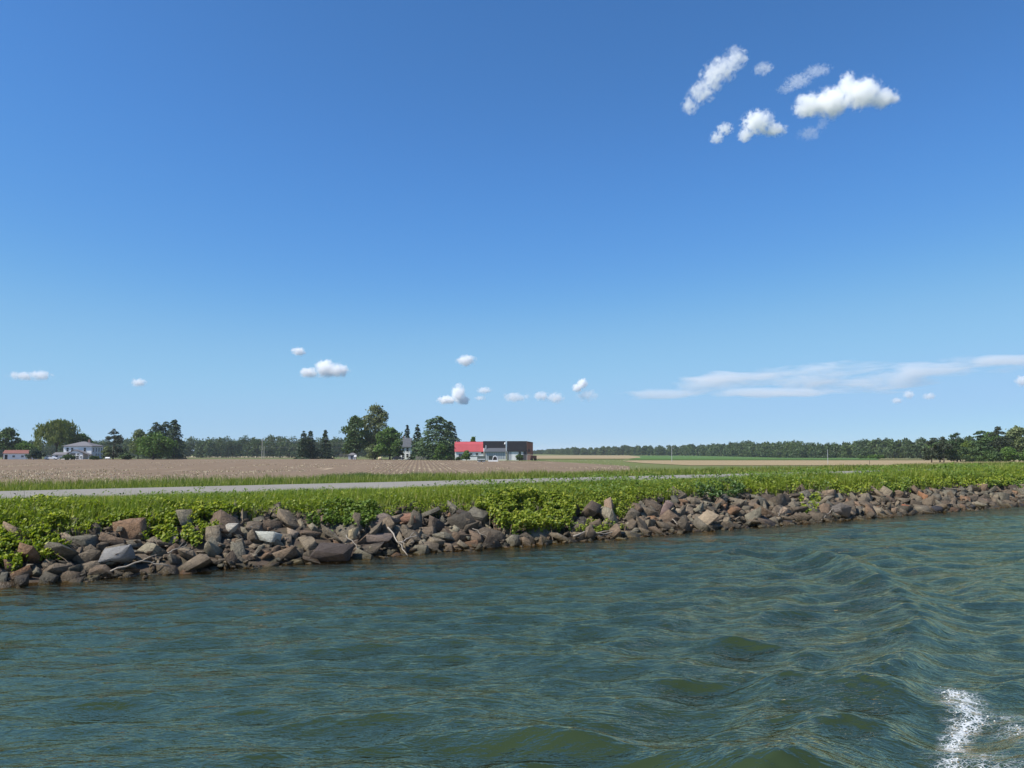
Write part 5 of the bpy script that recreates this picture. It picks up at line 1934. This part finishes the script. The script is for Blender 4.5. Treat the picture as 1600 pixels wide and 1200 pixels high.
cloud("largest white cloud, flat-based with a rounded tower, at the upper right", [(1272, 155, 26, 18), (1303, 151, 30, 23), (1326, 130, 15, 19), (1346, 150, 30, 22), (1372, 161, 23, 14), (1388, 164, 11, 8)], 3600, 6.0, 1, 0.42)
cloud("ragged slanting white cloud, leftmost of the upper clouds", [(1148, 92, 20, 16), (1128, 106, 24, 18), (1112, 124, 19, 20), (1096, 146, 22, 15), (1078, 162, 14, 13)], 3700, 2.4, 2, 1.0, 2.4)
cloud("white cloud below the ragged slanting one", [(1184, 192, 26, 17), (1208, 206, 20, 10), (1166, 208, 14, 10)], 3000, 4.8, 3, 0.6)
cloud("small slanting wisp at the lower left of the upper clouds", [(1132, 203, 14, 9), (1120, 216, 12, 9)], 3000, 2.6, 4, 0.75)
cloud("tiny faint wisp between the two highest clouds", [(1192, 107, 16, 9)], 3700, 1.5, 5, 0.8)
cloud("thin streaky wisp above the left end of the largest cloud", [(1248, 124, 22, 10), (1274, 113, 22, 8), (1230, 136, 16, 6)], 3700, 1.2, 6, 0.85, 4)
cloud("faint wisp under the largest cloud", [(1266, 208, 18, 9), (1284, 196, 10, 8)], 3800, 0.6, 7, 0.8)
cloud("heaped white cloud low over the spruce pair", [(484, 583, 16, 8), (508, 575, 18, 14), (528, 578, 18, 10)], 8000, 6.5, 8, 0.42)
cloud("small oval cloud above the heaped cloud", [(466, 549, 12, 6.5)], 8000, 5.5, 9, 0.45)
cloud("small rounded cloud high over the barns", [(728, 563, 17, 9)], 8000, 6.0, 10, 0.45)
cloud("pointed heap cloud over the huge spruce", [(698, 625, 18, 7), (716, 615, 13, 15), (724, 625, 12, 8)], 9000, 6.5, 11, 0.42)
cloud("tiny flat cloud right of the pointed heap cloud", [(757, 610, 13, 5), (750, 622, 9, 4)], 9000, 3.0, 12, 0.6)
cloud("flat thin cloud, left of the low row right of the barns", [(806, 621, 24, 7)], 9000, 3.2, 13, 0.6)
cloud("flat broken cloud, second of the low row right of the barns", [(846, 619, 14, 7), (868, 622, 15, 8)], 9000, 3.2, 14, 0.6)
cloud("small bright slanting cloud above the low row right of the barns", [(910, 599, 9, 8), (902, 606, 9, 7)], 9000, 6.0, 15, 0.42)
cloud("faint ragged cloud below the small bright slanting cloud", [(918, 618, 18, 9)], 9000, 1.4, 16, 0.8)
cloud("flat little cloud near the left edge", [(38, 588, 18, 5.5), (58, 586, 16, 7)], 8500, 4.2, 17, 0.5)
cloud("tiny round cloud above the left wood", [(217, 598, 11, 6)], 8500, 3.6, 18, 0.5)
cloud("tiny broken cloudlets low on the right", [(1421, 617, 8, 6), (1446, 620, 9, 5), (1406, 625, 9, 4)], 9000, 2.4, 19, 0.6)
cloud("tiny cloud cut by the right edge", [(1597, 595, 9, 7)], 9000, 3.0, 20, 0.55)
cloud("broad thin veil of high cloud at the right, with feathered lower edge", [(1190, 585, 95, 12), (1290, 584, 100, 20), (1370, 588, 80, 22), (1450, 581, 95, 11), (1545, 574, 130, 9)], 14000, 8.0, 21, 0.60, 2.6, 0.25, (0.5, 1, 2.2), name="high_cloud")
cloud("lower streak of thin high cloud at the right, left of the broad veil", [(1040, 612, 85, 9), (1110, 602, 70, 14), (1200, 618, 130, 7)], 14000, 6.5, 22, 0.60, 2.6, 0.25, (0.5, 1, 2.2), name="high_cloud")


# ------------------------------------------------------------------ the air
def haze():
    m, nt, out = new_mat("haze")
    v = nt.nodes.new("ShaderNodeVolumePrincipled")
    v.inputs["Color"].default_value = (0.80, 0.90, 1.0, 1)
    v.inputs["Density"].default_value = 0.00009
    v.inputs["Anisotropy"].default_value = 0.0
    nt.links.new(v.outputs[0], out.inputs["Volume"])
    o = MB().box(-7200, 7200, -4500, 7600, -6.0, 30.0).build("haze", m)
    tag(o, "thin bluish summer haze", kind="stuff")


haze()
